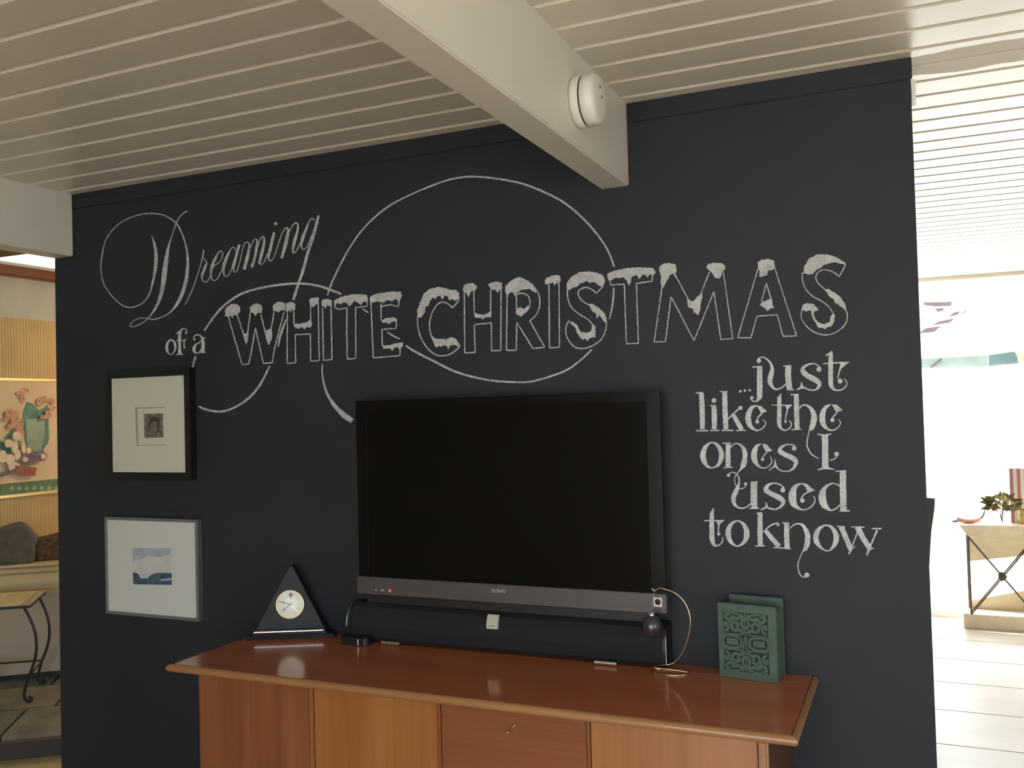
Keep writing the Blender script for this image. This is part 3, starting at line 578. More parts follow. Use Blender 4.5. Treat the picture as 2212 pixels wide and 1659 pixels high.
# top with a bullnose edge on three sides
def rounded(x0, y0, x1, y1, r, n=6):
    pts = []
    for cx, cy, a0 in ((x1-r, y1-r, 0), (x0+r, y1-r, PI/2), (x0+r, y0+r, PI), (x1-r, y0+r, 1.5*PI)):
        pts += [(cx+r*math.cos(a0+PI/2*j/n), cy+r*math.sin(a0+PI/2*j/n)) for j in range(n+1)]
    return pts
mbt = MB(); mbt.prism([(x, y, ZC-.024) for x, y in rounded(-2.234, -.514, -.295, -.004, .010)], (0, 0, .024)); mbt.build('top', 'cherry_top', sb)
mbe = MB(); R_ = .0125; ring = [(-2.236, -.006), (-2.236, -.516), (-.293, -.516), (-.293, -.006)]
prof = [(math.cos(a)*R_*1.15, math.sin(a)*R_) for a in [PI/2-PI*j/8 for j in range(9)]]
rows = []
for (x, y), (nx, ny) in zip(ring, ((-1, 0), (-1, -1), (1, -1), (1, 0))):
    rows.append([(x+nx*o, y+ny*o, ZC-.012+h) for o, h in prof])
for a, b in zip(rows[:-1], rows[1:]):
    mbe.add(a+b, [(i, i+1, 9+i+1, 9+i) for i in range(8)], True)
for rw in (rows[0], rows[-1]): mbe.add(rw, [tuple(range(9))])
mbe.build('edge_moulding', 'cherry_edge', sb)
MB().box((-2.2, -.085, ZC-.0002), (-.32, -.083, ZC+.0003)).build('reflection_line', 'cherry_edge', sb)  # edge of a reflection on the glossy top, drawn as a thin lighter strip

# ---- television on the wall
TX0, TX1, TZ0, TZ1, TY = -1.792, -.703, .970, 1.640, -.088
tv = thing('television', 'black flat television with a grey lower bezel', 'television', ((TX0+TX1)/2, -.05, TZ0))
MB().box((TX0+.01, TY+.02, TZ0+.01), (TX1-.01, -.03, TZ1-.01), .008).build('housing', 'black_plastic', tv)
MB().box((-1.45, -.03, 1.15), (-1.05, -.001, 1.45)).build('wall_bracket', 'black_plastic', tv)
bz = .042
fr = MB()
fr.box((TX0, TY-.0015, TZ1-.030), (TX1, TY+.02, TZ1), .001).box((TX0, TY-.0015, 1.030), (TX0+bz, TY+.02, TZ1-.030), .001).box((TX1-bz, TY-.0015, 1.030), (TX1, TY+.02, TZ1-.030), .001)
fr.build('frame', 'black_gloss', tv)
MB().box((TX0+bz, TY, 1.030), (TX1-bz, TY+.018, TZ1-.030)).build('screen', 'screen', tv)
lb = MB().box((TX0-.004, TY-.010, TZ0), (TX1+.004, TY+.02, 1.029), .003).build('lower_bezel', 'bezel_grey', tv)
MB().box((TX0+.03, TY-.002, TZ0-.03), (TX1-.03, TY+.02, TZ0-.0005), .003).build('lower_lip', 'black_plastic', tv)
p = Yp(1077, 1277, TY-.0105)
text_mesh('logo', 'SONY', 'lettering', lb, p-tv.location, .0115, .050)
p = Yp(842, 1276, TY-.011); MB().ball(p, .0045, (1, .5, 1)).build('standby_light', 'led', lb)
p = Yp(826, 1275, TY-.0105); MB().box((p.x-.006, p.y, p.z-.0022), (p.x+.006, p.y+.001, p.z+.0022)).build('bezel_mark', 'lettering', lb)
p = Yp(812, 1274, TY-.0105); MB().box((p.x-.003, p.y, p.z-.002), (p.x+.003, p.y+.001, p.z+.002)).build('bezel_mark', 'lettering', lb)
p = Yp(1421, 1301, TY-.0105); st = MB().box((p.x-.013, p.y, p.z-.014), (p.x+.013, p.y+.001, p.z+.014)).build('sticker', 'badge', lb)
MB().lathe([(0, 0), (.009, 0), (.009, .001), (0, .001)], (p.x, p.y-.001, p.z+.001), (0, 1, 0), 16).build('sticker_print', 'ink', lb)

# ---- sound bar
SY = -.086
so = thing('sound_bar', 'long black cloth sound bar under the television', 'sound bar', (-1.27, -.045, ZC))
z0, z1 = ZC+.008, ZC+.132
sec = [(-.004, z0), (SY+.012, z0), (SY+.003, z0+.012), (SY, z0+.05), (SY+.004, z0+.085), (SY+.018, z1-.012), (SY+.035, z1), (-.004, z1)]
MB().prism([(-1.832, y, z) for y, z in sec], (1.113, 0, 0)).build('grille', 'speaker_cloth', so)
for xa, xb in ((-1.845, -1.8325), (-.7185, -.708)):
    MB().prism([(xa, y*1.0-.002 if y < -.01 else y, z) for y, z in sec], (xb-xa, 0, 0)).build('end_cap', 'black_plastic', so)
MB().tube(smooth3([(-1.846, SY+.028, z1-.004), (-1.850, SY+.004, z1-.045), (-1.850, SY-.001, z0+.045)], 5), .0016, 6).build('end_trim', 'silver', so)
MB().tube([(-.707, SY-.002, z1-.03), (-.707, SY-.002, z0+.012)], .0016, 6).build('end_trim', 'silver', so)
for px0, px1 in ((832, 876), (1284, 1337)):
    a = Zp((px0+px1)/2, 1390 if px0 < 1000 else 1436, ZC); w = .036
    MB().tube([(a.x-w, SY-.006, ZC+.008), (a.x+w, SY-.006, ZC+.008)], .0072, 12).build('foot', 'silver', so)
a = Yp(1063, 1329, SY-.003); b = Yp(1063, 1358, SY-.004)
bg_ = MB().prism([(a.x-.02, SY+.006, a.z), (a.x-.02, SY-.006, a.z-.024), (a.x-.02, SY-.008, b.z), (a.x-.02, SY+.002, b.z), (a.x-.02, SY+.012, a.z)], (.04, 0, 0)).build('badge', 'badge', so)
text_mesh('badge_text', 'VIZIO', 'badge_text', bg_, Vector((a.x, SY-.0085, b.z+.009))-so.location, .006, .026)

mb_ = thing('media_box', 'small black box by the left end of the sound bar', 'media box', (-1.80, -.115, ZC))
MB().prism([(x, y, ZC+.001) for x, y in rounded(-1.85, -.135, -1.74, -.0895, .015)], (0, 0, .026)).build('case', 'black_plastic', mb_)
MB().tube([(-1.772, -.1362, ZC+.004), (-1.772, -.1362, ZC+.024)], .003, 8).build('silver_pin', 'silver', mb_)

# ---- triangular desk clock
mat('black_marble', (.012, .013, .0145), .5, vary=.4, scale=12, spec=.3); mat('dial_white', (.80, .79, .70), .5)
ck = thing('desk_clock', 'black triangular desk clock with a round white dial', 'clock', (-2.064, -.128, ZC), math.radians(26))
MB().prism([(-.158, 0, .0005), (.158, 0, .0005), (.150, .006, .013), (-.150, .006, .013)], (0, .085, 0)).build('base', 'black_marble', ck, local=True)
MB().prism([(-.138, .012, .0135), (.128, .012, .0135), (.120, .018, .034), (-.130, .018, .034)], (0, .055, 0)).build('plinth', 'black_marble', ck, local=True)
MB().tube([(-.128, .008, .026), (.118, .008, .026)], .0055, 12).build('chrome_bar', 'chrome', ck, local=True)
lean = .10
def tri(x, z, y=0): return (x, .020+y+(z-.035)*lean, z)
MB().prism([tri(-.122, .0345), tri(.118, .0345), tri(.005, .252), tri(-.002, .252)], (0, .052, 0)).build('body', 'black_marble', ck, local=True)
dc = Vector(tri(-.002, .118)); ax = Vector((0, -1, -lean)).normalized(); ax = Vector((0, -1, lean)).normalized()
dl = MB().lathe([(0, .002), (.047, .002)], dc, ax, 40).build('dial', 'dial_white', ck, local=True)
MB().lathe([(.047, 0), (.047, .006), (.049, .008), (.051, .006), (.051, 0)], dc, ax, 40).build('dial_rim', 'brass', ck, local=True)
du = Vector((1, 0, 0)); dv = ax.cross(du)*-1
if dv.z < 0: dv = -dv
def hand(dx, dz, w, back=.006):
    d = (du*dx+dv*dz); n = d.cross(ax).normalized()*w; e = dc+ax*.004+d; s_ = dc+ax*.004-d.normalized()*back
    return MB().prism([s_-n, s_+n, e+n*.5, e-n*.5], ax*.0006)
hand(-.042, .013, .0016).build('minute_hand', 'ink', dl, local=True)
hand(-.027, -.023, .002).build('hour_hand', 'ink', dl, local=True)
hand(.026, -.026, .0006).build('alarm_hand', 'silver', dl, local=True)
mk = MB()
for x, z, r in ((0, .037, .0045), (-.005, .033, .003), (.005, .033, .003), (0, .029, .004)): mk.lathe([(0, .0032), (r, .0032)], dc+du*(x+.002)+dv*z, ax, 8)
mk.add([dc+ax*.0033+du*a+dv*b for a, b in ((-.002, .012), (.007, .021), (.008, .020), (-.001, .011))], [(0, 1, 2, 3)])
mk.build('dial_emblem', 'badge_text', dl, local=True)
glass('dial_glass')
MB().lathe([(.0475, .006), (.042, .009), (.03, .012), (.015, .0135), (0, .014)], dc, ax, 40).build('glass', 'dial_glass', ck, local=True)

# ---- carved green box
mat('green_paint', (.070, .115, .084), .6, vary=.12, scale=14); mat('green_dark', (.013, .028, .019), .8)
bx_ = thing('carved_box', 'green carved book-shaped box on the sideboard', 'box', (-.548, -.092, ZC), math.radians(-8))
W_, H_, D_ = .172, .216, .078
MB().box((.006, .010, .0005), (W_-.001, D_-.008, H_-.012), .002).build('body', 'green_paint', bx_, local=True)
cv = MB().box((0, 0, .0005), (W_, .010, H_), .002).build('front_cover', 'green_paint', bx_, local=True)
MB().box((.012, D_-.008, .0005), (W_, D_, H_+.012), .002).build('back_cover', 'green_paint', bx_, local=True)
px0, px1, pz0, pz1 = .017, W_-.024, .022, H_-.024
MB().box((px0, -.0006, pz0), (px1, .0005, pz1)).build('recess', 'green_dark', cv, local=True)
cm = MB(); cxm, czm = (px0+px1)/2, (pz0+pz1)/2
def rl(pts, w):
    S = catmull([(a, b, w) for a, b in pts], .002); vs_ = []
    for i, (x, z, w_) in enumerate(S):
        a = S[max(0, i-1)]; b = S[min(len(S)-1, i+1)]; t = Vector((b[0]-a[0], b[1]-a[1])); t = t.normalized() if t.length else Vector((1, 0)); n = Vector((-t.y, t.x))*w_/2
        vs_ += [(x+n.x, -.0042, z+n.y), (x-n.x, -.0042, z-n.y), (x+n.x, -.0003, z+n.y), (x-n.x, -.0003, z-n.y)]
    k_ = len(S); fs = []
    for i in range(k_-1):
        o = 4*i; fs += [(o, o+4, o+5, o+1), (o, o+2, o+6, o+4), (o+1, o+5, o+7, o+3)]
    cm.add(vs_, fs)
hw, hh = (px1-px0)/2, (pz1-pz0)/2
for sx in (-1, 1):
    for sz in (-1, 1):
        P_ = lambda u, v: (cxm+sx*u*hw, czm+sz*v*hh)
        rl([P_(.06, .30), P_(.25, .42), P_(.50, .40), P_(.62, .55), P_(.45, .68), P_(.30, .58), P_(.40, .50)], .0095)
        rl([P_(.10, .95), P_(.30, .80), P_(.55, .84), P_(.72, .72), P_(.88, .82), P_(.80, .93), P_(.68, .90)], .0095)
        rl([P_(.95, .34), P_(.78, .42), P_(.80, .58), P_(.93, .62), P_(.90, .48)], .008)
        rl([P_(.04, .45), P_(.16, .62), P_(.10, .78), P_(.02, .90)], .0085)
        rl([P_(.22, .92), P_(.5, .97), P_(.95, .97)], .006)
        rl([P_(.40, .76), P_(.58, .70), P_(.72, .58)], .0075)
    rl([(cxm+sx*.18*hw, czm), (cxm+sx*.30*hw, czm+.17*hh), (cxm+sx*.94*hw, czm+.17*hh), (cxm+sx*.94*hw, czm-.17*hh), (cxm+sx*.30*hw, czm-.17*hh), (cxm+sx*.18*hw, czm)], .0075)
    cm.box((cxm+sx*.34*hw, -.0038, czm-.11*hh), (cxm+sx*.86*hw, -.0003, czm+.11*hh))
    rl([(cxm+sx*.10*hw, czm+.27*hh), (cxm+sx*.97*hw, czm+.25*hh)], .005); rl([(cxm+sx*.10*hw, czm-.27*hh), (cxm+sx*.97*hw, czm-.25*hh)], .005)
rl([(cxm, pz0), (cxm, pz1)], .004); rl([(cxm-.008, czm-.02), (cxm, czm+.022), (cxm+.008, czm-.02)], .004)
cm.build('carving', 'green_paint', cv, local=True)

# ---- wire stand with hanging bauble
OY = -.125
os_ = thing('ornament_stand', 'thin brass wire hook stand by the sound bar end', 'ornament stand', tuple(Zp(1447, 1452, ZC+.002)))
c0 = Zp(1448, 1452, ZC+.0022); ring_ = [(c0.x+.055*math.cos(a), c0.y+.030*math.sin(a), ZC+.0022) for a in [2*PI*j/36 for j in range(36)]]
MB().tube(ring_, .0019, 6, closed=True).build('base_ring', 'brass', os_)
q0 = Vector((c0.x-.050, c0.y, ZC+.004))
path = [(c0.x+.05, c0.y+.01, ZC+.004), (c0.x, c0.y+.004, ZC+.009), tuple(q0+Vector((0, 0, .008))), tuple(q0+Vector((.012, -.02, .022)))]+[tuple(Yp(x, y, c0.y-.045)) for x, y in ((1430, 1437), (1455, 1432), (1474, 1410), (1488, 1370), (1491, 1335), (1480, 1303), (1460, 1282), (1440, 1274), (1424, 1270), (1415, 1276), (1408, 1271))]
MB().tube(smooth3(path, 5), .0017, 6).build('hook_wire', 'brass', os_)
mat('bauble_glass', (.035, .035, .038), .25, vary=.3, scale=30, coat=.5)
hk = Yp(1413, 1276, c0.y-.045); bc = Yp(1408, 1352, c0.y-.045)
bb_ = thing('bauble', 'dark round bauble hanging from the wire stand', 'ornament', tuple(bc))
MB().lathe([(0, -.034), (.012, -.032), (.024, -.022), (.030, -.006), (.029, .008), (.022, .022), (.010, .031), (0, .033)], bc, (0, 0, 1), 24).build('ball', 'bauble_glass', bb_)
MB().lathe([(.009, .030), (.009, .040), (0, .041)], bc, (0, 0, 1), 14).build('cap', 'silver', bb_)
MB().tube([bc+Vector((0, 0, .04)), hk], .0005, 4).build('thread', 'silver', bb_)

# ---- framed pictures
mat('frame_black', (.008, .008, .008), .35); mat('frame_silver', (.30, .30, .30), .32, .7); mat('mat_board', (.66, .64, .53), .8); mat('mat_board_cool', (.66, .67, .62), .8)
mat('engraving', (.16, .14, .10), .8, vary=.5, scale=60); mat('engraving_dark', (.05, .045, .03), .8)
mat('art_sky', (.42, .44, .50), .8, vary=.12, scale=18); mat('art_cloud', (.60, .60, .57), .8, vary=.06, scale=25); mat('art_sea', (.05, .10, .16), .8, vary=.6, scale=35); mat('art_foam', (.55, .60, .62), .8)
mat('mat_shadow', (.36, .34, .27), .8)
def picture(name, label, x0, x1, z0, z1, fw, dep, fm, mm, rot=0):
    o = thing(name, label, 'picture', ((x0+x1)/2, 0, z0), 0, 'framed prints on the dark wall')
    f = MB(); y0 = -dep
    f.box((x0, y0, z0), (x1, -.001, z0+fw), .002).box((x0, y0, z1-fw), (x1, -.001, z1), .002).box((x0, y0, z0+fw), (x0+fw, -.001, z1-fw), .002).box((x1-fw, y0, z0+fw), (x1, -.001, z1-fw), .002)
    f.build('frame', fm, o)
    MB().box((x0+fw, y0+.006, z0+fw), (x1-fw, -.002, z1-fw)).build('mat_board', mm, o)
    MB().box((x0+fw, y0+.0025, z0+fw), (x1-fw, y0+.004, z1-fw)).build('glazing', 'dial_glass', o)
    return o, y0+.006
def flat(o, name, m, pts, y):
    return MB().poly([Yp(a, b, y) for a, b in pts]).build(name, m, o)
p1, yy = picture('framed_print', 'small engraving in a black frame, above the silver frame', -3.043, -2.594, 1.352, 1.795, .030, .036, 'frame_black', 'mat_board')
flat(p1, 'mat_shadow_line', 'mat_shadow', [(292,880),(356,879),(357,962),(295,963)], yy-.0004)  # shadow line of the mat opening, put in as a darker flat
flat(p1, 'inner_mat', 'mat_board', [(297,883),(356,881),(357,960),(299,961)], yy-.0007)
en = flat(p1, 'engraving', 'engraving', [(311,894),(352,893),(353,945),(312,946)], yy-.001)
MB().poly([Yp(333+13*math.cos(t), 918+18*math.sin(t), yy-.0013) for t in [2*PI*j/20 for j in range(20)]]).build('engraved_arch', 'engraving_dark', en)
MB().poly([Yp(332+8*math.cos(t), 922+13*math.sin(t), yy-.0016) for t in [2*PI*j/16 for j in range(16)]]).build('engraved_figure', 'engraving', en)
p2, yy = picture('framed_print', 'small seascape print in a silver frame, under the black frame', -3.066, -2.574, .802, 1.198, .012, .030, 'frame_silver', 'mat_board_cool')
sk = flat(p2, 'print', 'art_sky', [(286,1184),(369,1184),(371,1264),(288,1262)], yy-.0004)
MB().poly([Yp(a, b, yy-.0007) for a, b in ((287,1212),(305,1208),(322,1200),(345,1204),(370,1196),(370,1240),(287,1240))]).build('painted_cloud', 'art_cloud', sk)
MB().poly([Yp(a, b, yy-.001) for a, b in ((287,1236),(296,1238),(306,1246),(318,1248),(330,1240),(342,1237),(371,1238),(371,1263),(288,1262))]).build('painted_sea', 'art_sea', sk)
MB().poly([Yp(a, b, yy-.0013) for a, b in ((298,1238),(310,1243),(326,1241),(318,1249),(304,1249))]).build('painted_foam', 'art_foam', sk)
MB().poly([Yp(a, b, yy-.0013) for a, b in ((345,1252),(371,1249),(371,1252),(350,1255))]).build('painted_foam', 'art_foam', sk)

# ---- smoke detector on the beam
mat('detector_white', (.80, .78, .70), .4)
dx = -.803; dcn = Xp(1262, 222, dx-.0); dcn = Vector((dx, (Xp(1228, 215, dx).y+Xp(1275, 225, dx).y)/2-.028, 2.42))
sdn = thing('smoke_detector', 'round white smoke detector on the ceiling beam', 'smoke detector', tuple(dcn))
MB().lathe([(0, .0005), (.066, .0005), (.069, .005), (.069, .023), (.065, .025)], dcn, (1, 0, 0), 48).build('base', 'detector_white', sdn)
MB().lathe([(.0640, .025), (.0640, .029)], dcn, (1, 0, 0), 48).build('vent_slot', 'ink', sdn)
MB().lathe([(.065, .029), (.068, .031), (.067, .058), (.061, .065), (.05, .068), (0, .069)], dcn, (1, 0, 0), 48).build('cover', 'detector_white', sdn)
for dy, dz in ((-.004, .030), (.008, .006)): MB().lathe([(0, .0705), (.004, .0705), (.004, .068)], dcn+Vector((0, dy, dz)), (1, 0, 0), 10).build('indicator', 'badge_text', sdn)

# ================================================================== hall on the left
mat('cream_paint', (.62, .50, .27), .5, vary=.05); mat('cream_body', (.50, .42, .31), .6, vary=.06)
fa = Zp(62, 1466, .12); fd = Vector((.765, .644, 0)).normalized(); fn = Vector((fd.y, -fd.x, 0))       # front line of the corner cabinet and its outward normal
lc = thing('corner_cabinet', 'low cream corner cabinet with moulded top in the hall', 'cabinet', tuple(fa))
zz = [Pl(60, v, fa, fn).z for v in (1218, 1224, 1239, 1262, 1283)]
def corner(off, z0, z1, a0=-.27, a1=.95):
    A, B = fa+fd*a0+fn*off, fa+fd*a1+fn*off
    if A.x < XL+.021: A = A+fd*((XL+.021-A.x)/fd.x)
    return MB().prism([(A.x, A.y, z0), (B.x, B.y, z0), (B.x-.15, B.y+.2, z0), (XL+.021, B.y+.2, z0), (XL+.021, A.y+.002, z0)], (0, 0, z1-z0))
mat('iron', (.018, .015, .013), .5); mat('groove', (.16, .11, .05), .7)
corner(0, .1205, .150).build('foot_shadow_strip', 'iron', lc)  # dark strip put in for the shadow line along the cabinet foot
corner(.004, .1505, zz[4]).build('body', 'cream_body', lc)
corner(.03, zz[1]+.003, zz[0]).build('top_board', 'cream_paint', lc)
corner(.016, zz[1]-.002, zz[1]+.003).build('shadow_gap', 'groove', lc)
def roll(z0, z1, off):
    mb = MB(); n = 7; prof = [(off-.02+.02*math.sin(PI*(.08+.84*j/(n-1))), z0+(z1-z0)*j/(n-1)) for j in range(n)]
    rows = [[fa+fd*t+fn*o+Vector((0, 0, z-.12)) for o, z in prof] for t in (-.27, .95)]
    mb.add(rows[0]+rows[1], [(i, i+1, n+i+1, n+i) for i in range(n-1)], True); return mb
corner(.008, zz[2], zz[1]-.002).build('moulding', 'cream_paint', lc); roll(zz[2], zz[1]-.002, .026).build('roll_moulding', 'cream_paint', lc)
corner(.012, zz[4], zz[2]).build('moulding', 'cream_paint', lc); roll(zz[4]+.02, zz[2], .036).build('roll_moulding', 'cream_paint', lc)
mat('grey_cloth', (.13, .115, .095), .9, vary=.25, scale=14, bump=.3); mat('brown_fur', (.12, .07, .04), .95, vary=.5, scale=30, bump=.8)
def cushion(name, label, m, px, off, th):
    base = fa+fn*off; pts = [Pl(a_, b_, base, fn) for a_, b_ in px]
    S = catmull([tuple(p_) for p_ in pts]+[tuple(pts[0])], .02)[:-1]; pts = [Vector(p_) for p_ in S]
    c = sum(pts, Vector())/len(pts); o = MB(); n = len(pts); rows = []
    for s, k_ in ((.80, -1), (.95, -.75), (1, -.3), (1.0, .3), (.95, .75), (.80, .95), (.5, 1.05)): rows.append([Vector((c.x+(p_.x-c.x)*s, c.y+(p_.y-c.y)*s, max(zz[0]+.001, c.z+(p_.z-c.z)*s)))+fn*(k_*th) for p_ in pts])
    fs = [(i*n+j, i*n+(j+1) % n, (i+1)*n+(j+1) % n, (i+1)*n+j) for i in range(6) for j in range(n)]
    o.add([v for r in rows for v in r], fs+[tuple(range(n)), tuple(range(6*n, 7*n))], True)
    ob = o.build(name, m); return tag(ob, label, 'cushion', 'cushions on the corner cabinet')
cushion('cushion', 'grey peaked cushion on the low cream cabinet', 'grey_cloth', [(-10,1232),(-12,1150),(0,1139),(24,1131),(42,1127),(54,1130),(64,1138),(75,1151),(85,1161),(76,1180),(75,1216),(60,1222),(30,1228)], -.045, .03)
cushion('cushion', 'brown furry cushion beside the grey one', 'brown_fur', [(66,1224),(64,1185),(76,1164),(90,1159),(108,1155),(125,1150),(150,1148),(170,1160),(175,1215),(130,1222)], -.115, .035)
# iron table with a tiled top
TZ = .64
P1 = Zp(65, 1305, TZ); P2 = Zp(99, 1275, TZ); Lf = (Zp(0, 1309, TZ)-P1).normalized()*.30
tb = thing('side_table', 'tile-topped side table with curved iron legs', 'table', tuple((P1+P2)/2+Lf/2-Vector((0, 0, TZ-.12))))
mat('tile_top', (.62, .56, .33), .45, vary=.12, scale=12); mat('tile_edge', (.42, .39, .29), .5)
dz_ = Vector((0, 0, .02))
MB().prism([P1-dz_, P2-dz_, P2+Lf-dz_, P1+Lf-dz_], (0, 0, .014)).build('frame', 'iron', tb)
W2 = (P2-P1)
def quad(a0, a1, b0, b1): return [P1+Lf*a0+W2*b0, P1+Lf*a1+W2*b0, P1+Lf*a1+W2*b1, P1+Lf*a0+W2*b1]
MB().prism([p_-Vector((0, 0, .0055)) for p_ in quad(0, .14, 0, 1)], (0, 0, .0055)).build('border_tile', 'tile_edge', tb)
for i in range(2): MB().prism([p_-Vector((0, 0, .0055)) for p_ in quad(.15+.43*i, .57+.43*i, 0, 1)], (0, 0, .0055)).build('tile', 'tile_top', tb)
od = -Lf.normalized()
for a0, b0 in ((.06, .08), (.06, .92), (.94, .08), (.94, .92)):
    c = P1+Lf*a0+W2*b0; s = 1 if a0 < .5 else -1; pts = []
    for h, o in ((TZ-.02, -.02), (.56, .01), (.48, .035), (.40, .04), (.32, .025), (.24, -.005), (.17, -.022), (.138, -.018), (.127, .0), (.134, .014), (.146, .010), (.146, -.002)): pts.append(Vector((c.x, c.y, h))+od*s*o)
    MB().tube(smooth3(pts, 4), .0075, 8).build('leg', 'iron', tb)
for a0 in (.06, .94):
    s = 1 if a0 < .5 else -1; a = P1+Lf*a0+W2*.08+od*s*.005; b = P1+Lf*a0+W2*.92+od*s*.005; a.z = b.z = .26
    MB().tube([a, b], .005, 6).build('stretcher', 'iron', tb)
for b0 in (.08, .92):
    a = P1+Lf*.06+W2*b0; b = P1+Lf*.94+W2*b0; a.z = b.z = .255; MB().tube([a, b], .005, 6).build('stretcher', 'iron', tb)
# floral picture on the beadboard
FX = XL+.020
zA = Xp(60, 818, FX).z; zB = Xp(60, 1070, FX).z; fy0, fy1 = .55, 1.60
mat('gold_frame', (.62, .40, .14), .28, .8); mat('art_paper', (.60, .48, .32), .8, vary=.05); mat('art_green', (.11, .19, .10), .8, vary=.2, scale=25); mat('art_teal', (.10, .22, .19), .8, vary=.25, scale=18)
mat('art_pink', (.50, .285, .20), .8, vary=.2, scale=40); mat('art_white', (.66, .58, .42), .8, vary=.08, scale=30); mat('art_plum', (.17, .12, .17), .8, vary=.4, scale=40); mat('art_red', (.30, .11, .08), .8, vary=.2, scale=30); mat('art_leaf_light', (.26, .36, .27), .8, vary=.2)
fp = thing('floral_picture', 'picture of pink flowers in a teal vase on hall wall', 'picture', (FX, 1.07, zB))
fb = MB(); ft = .014
fb.box((FX, fy0, zA-ft), (FX+.02, fy1, zA), .003).box((FX, fy0, zB), (FX+.02, fy1, zB+ft), .003).box((FX, fy0, zB+ft), (FX+.02, fy0+ft, zA-ft), .003).box((FX, fy1-ft, zB+ft), (FX+.02, fy1, zA-ft), .003)
fb.build('frame', 'gold_frame', fp)
MB().box((FX, fy0+ft, zB+ft), (FX+.008, fy1-ft, zA-ft)).build('paper', 'art_paper', fp)
lv = [FX+.0082]
def ink(name, m, pts):
    lv[0] += .00025; return MB().poly([Xp(a, b, lv[0]) for a, b in pts]).build(name, m, fp)
zg0, zg1 = Xp(60, 1064, FX).z, Xp(60, 1040, FX).z
MB().box((FX+.0081, fy0+ft, zg0), (FX+.0086, fy1-ft, zg1)).build('painted_border', 'art_green', fp)
for px in range(4, 118, 16): ink('border_motif', 'art_leaf_light', [(px,1056),(px+6,1048),(px+12,1055),(px+6,1060)])
def blob(cx, cy, rx, ry, n=14, j=.14): return [(cx+rx*math.cos(2*PI*i/n)*(1+random.uniform(-j, j)), cy+ry*math.sin(2*PI*i/n)*(1+random.uniform(-j, j))) for i in range(n)]
ink('painted_vase', 'art_teal', [(50,892),(58,868),(70,872),(84,886),(96,880),(104,872),(98,890),(105,905),(106,950),(98,960),(92,980),(58,985),(54,950),(50,920)])
ink('painted_vase_light', 'art_leaf_light', [(56,906),(96,902),(97,930),(93,958),(88,982),(64,984),(58,950)])
ink('painted_leaf', 'art_teal', [(10,945),(24,928),(26,940),(16,955)]); ink('painted_leaf', 'art_teal', [(0,950),(10,958),(24,970),(22,984),(8,978),(0,968)]); ink('painted_leaf', 'art_teal', [(94,950),(106,930),(104,958),(92,970)])
ink('painted_leaf', 'art_leaf_light', [(40,950),(48,955),(52,975),(44,978)])
for cx, cy, rx, ry in ((57,842,11,7),(45,851,10,6),(50,862,7,8),(85,868,9,10),(96,862,8,8),(112,866,8,7),(24,895,14,12),(14,902,9,8),(34,902,12,13),(45,912,8,10),(28,917,12,10),(40,928,12,12),(105,895,10,9),(96,900,9,6),(115,882,7,6)):
    for k_ in range(4): ink('painted_flower', 'art_pink', blob(cx+random.uniform(-.5, .5)*rx, cy+random.uniform(-.5, .5)*ry, rx*.62, ry*.62, 10, .25))
    ink('painted_flower_heart', 'art_red', blob(cx+random.uniform(-.4, .4)*rx, cy+random.uniform(-.4, .4)*ry, 2.2, 1.8, 7, .3))
for cx, cy, rx, ry in ((37,941,10,9),(19,958,9,9),(6,985,9,14),(22,992,10,12),(32,965,7,12),(38,982,7,12),(52,968,5,12),(63,975,5,10),(30,1008,12,10)):
    ink('painted_white_flower', 'art_white', blob(cx, cy, rx, ry))
ink('painted_ribbon', 'art_red', [(32,1005),(50,1008),(80,1010),(76,1028),(50,1028),(34,1018)])
for cx, cy, rx, ry in ((58,990,14,10),(72,986,14,10),(90,985,12,11),(66,997,14,9)): ink('painted_pansy', 'art_plum', blob(cx, cy, rx, ry))
ink('painted_pansy_eye', 'art_white', blob(94, 986, 6, 6)); ink('painted_pansy_eye', 'art_white', blob(55, 992, 6, 5))
ink('painted_branch', 'art_plum', [(0,1022),(18,1018),(34,1010),(34,1016),(20,1026),(0,1030)])
# warm pendant lamp of the hall (hidden behind the dark wall)
mat('shade', (.75, .62, .40), .7); pl = thing('pendant_lamp', 'small cream pendant lamp in the hall', 'lamp', (-3.95, 1.9, 2.2))
MB().lathe([(.05, .16), (.14, 0)], (-3.95, 1.9, 2.2), (0, 0, 1), 24).build('shade', 'shade', pl)
MB().tube([(-3.95, 1.9, 2.36), (-3.95, 1.9, 3.0)], .004, 6).build('cord', 'ink', pl)
mat('bulb', (1, .72, .40), .4, emit=3); MB().ball((-3.95, 1.9, 2.25), .035).build('bulb', 'bulb', pl)
ld = bpy.data.lights.new('pendant_light', 'POINT'); ld.energy = 4.5; ld.color = (1, .66, .32); ld.shadow_soft_size = .06
lo = bpy.data.objects.new('pendant_light', ld); col.objects.link(lo); lo.location = (-3.95, 1.9, 2.16)

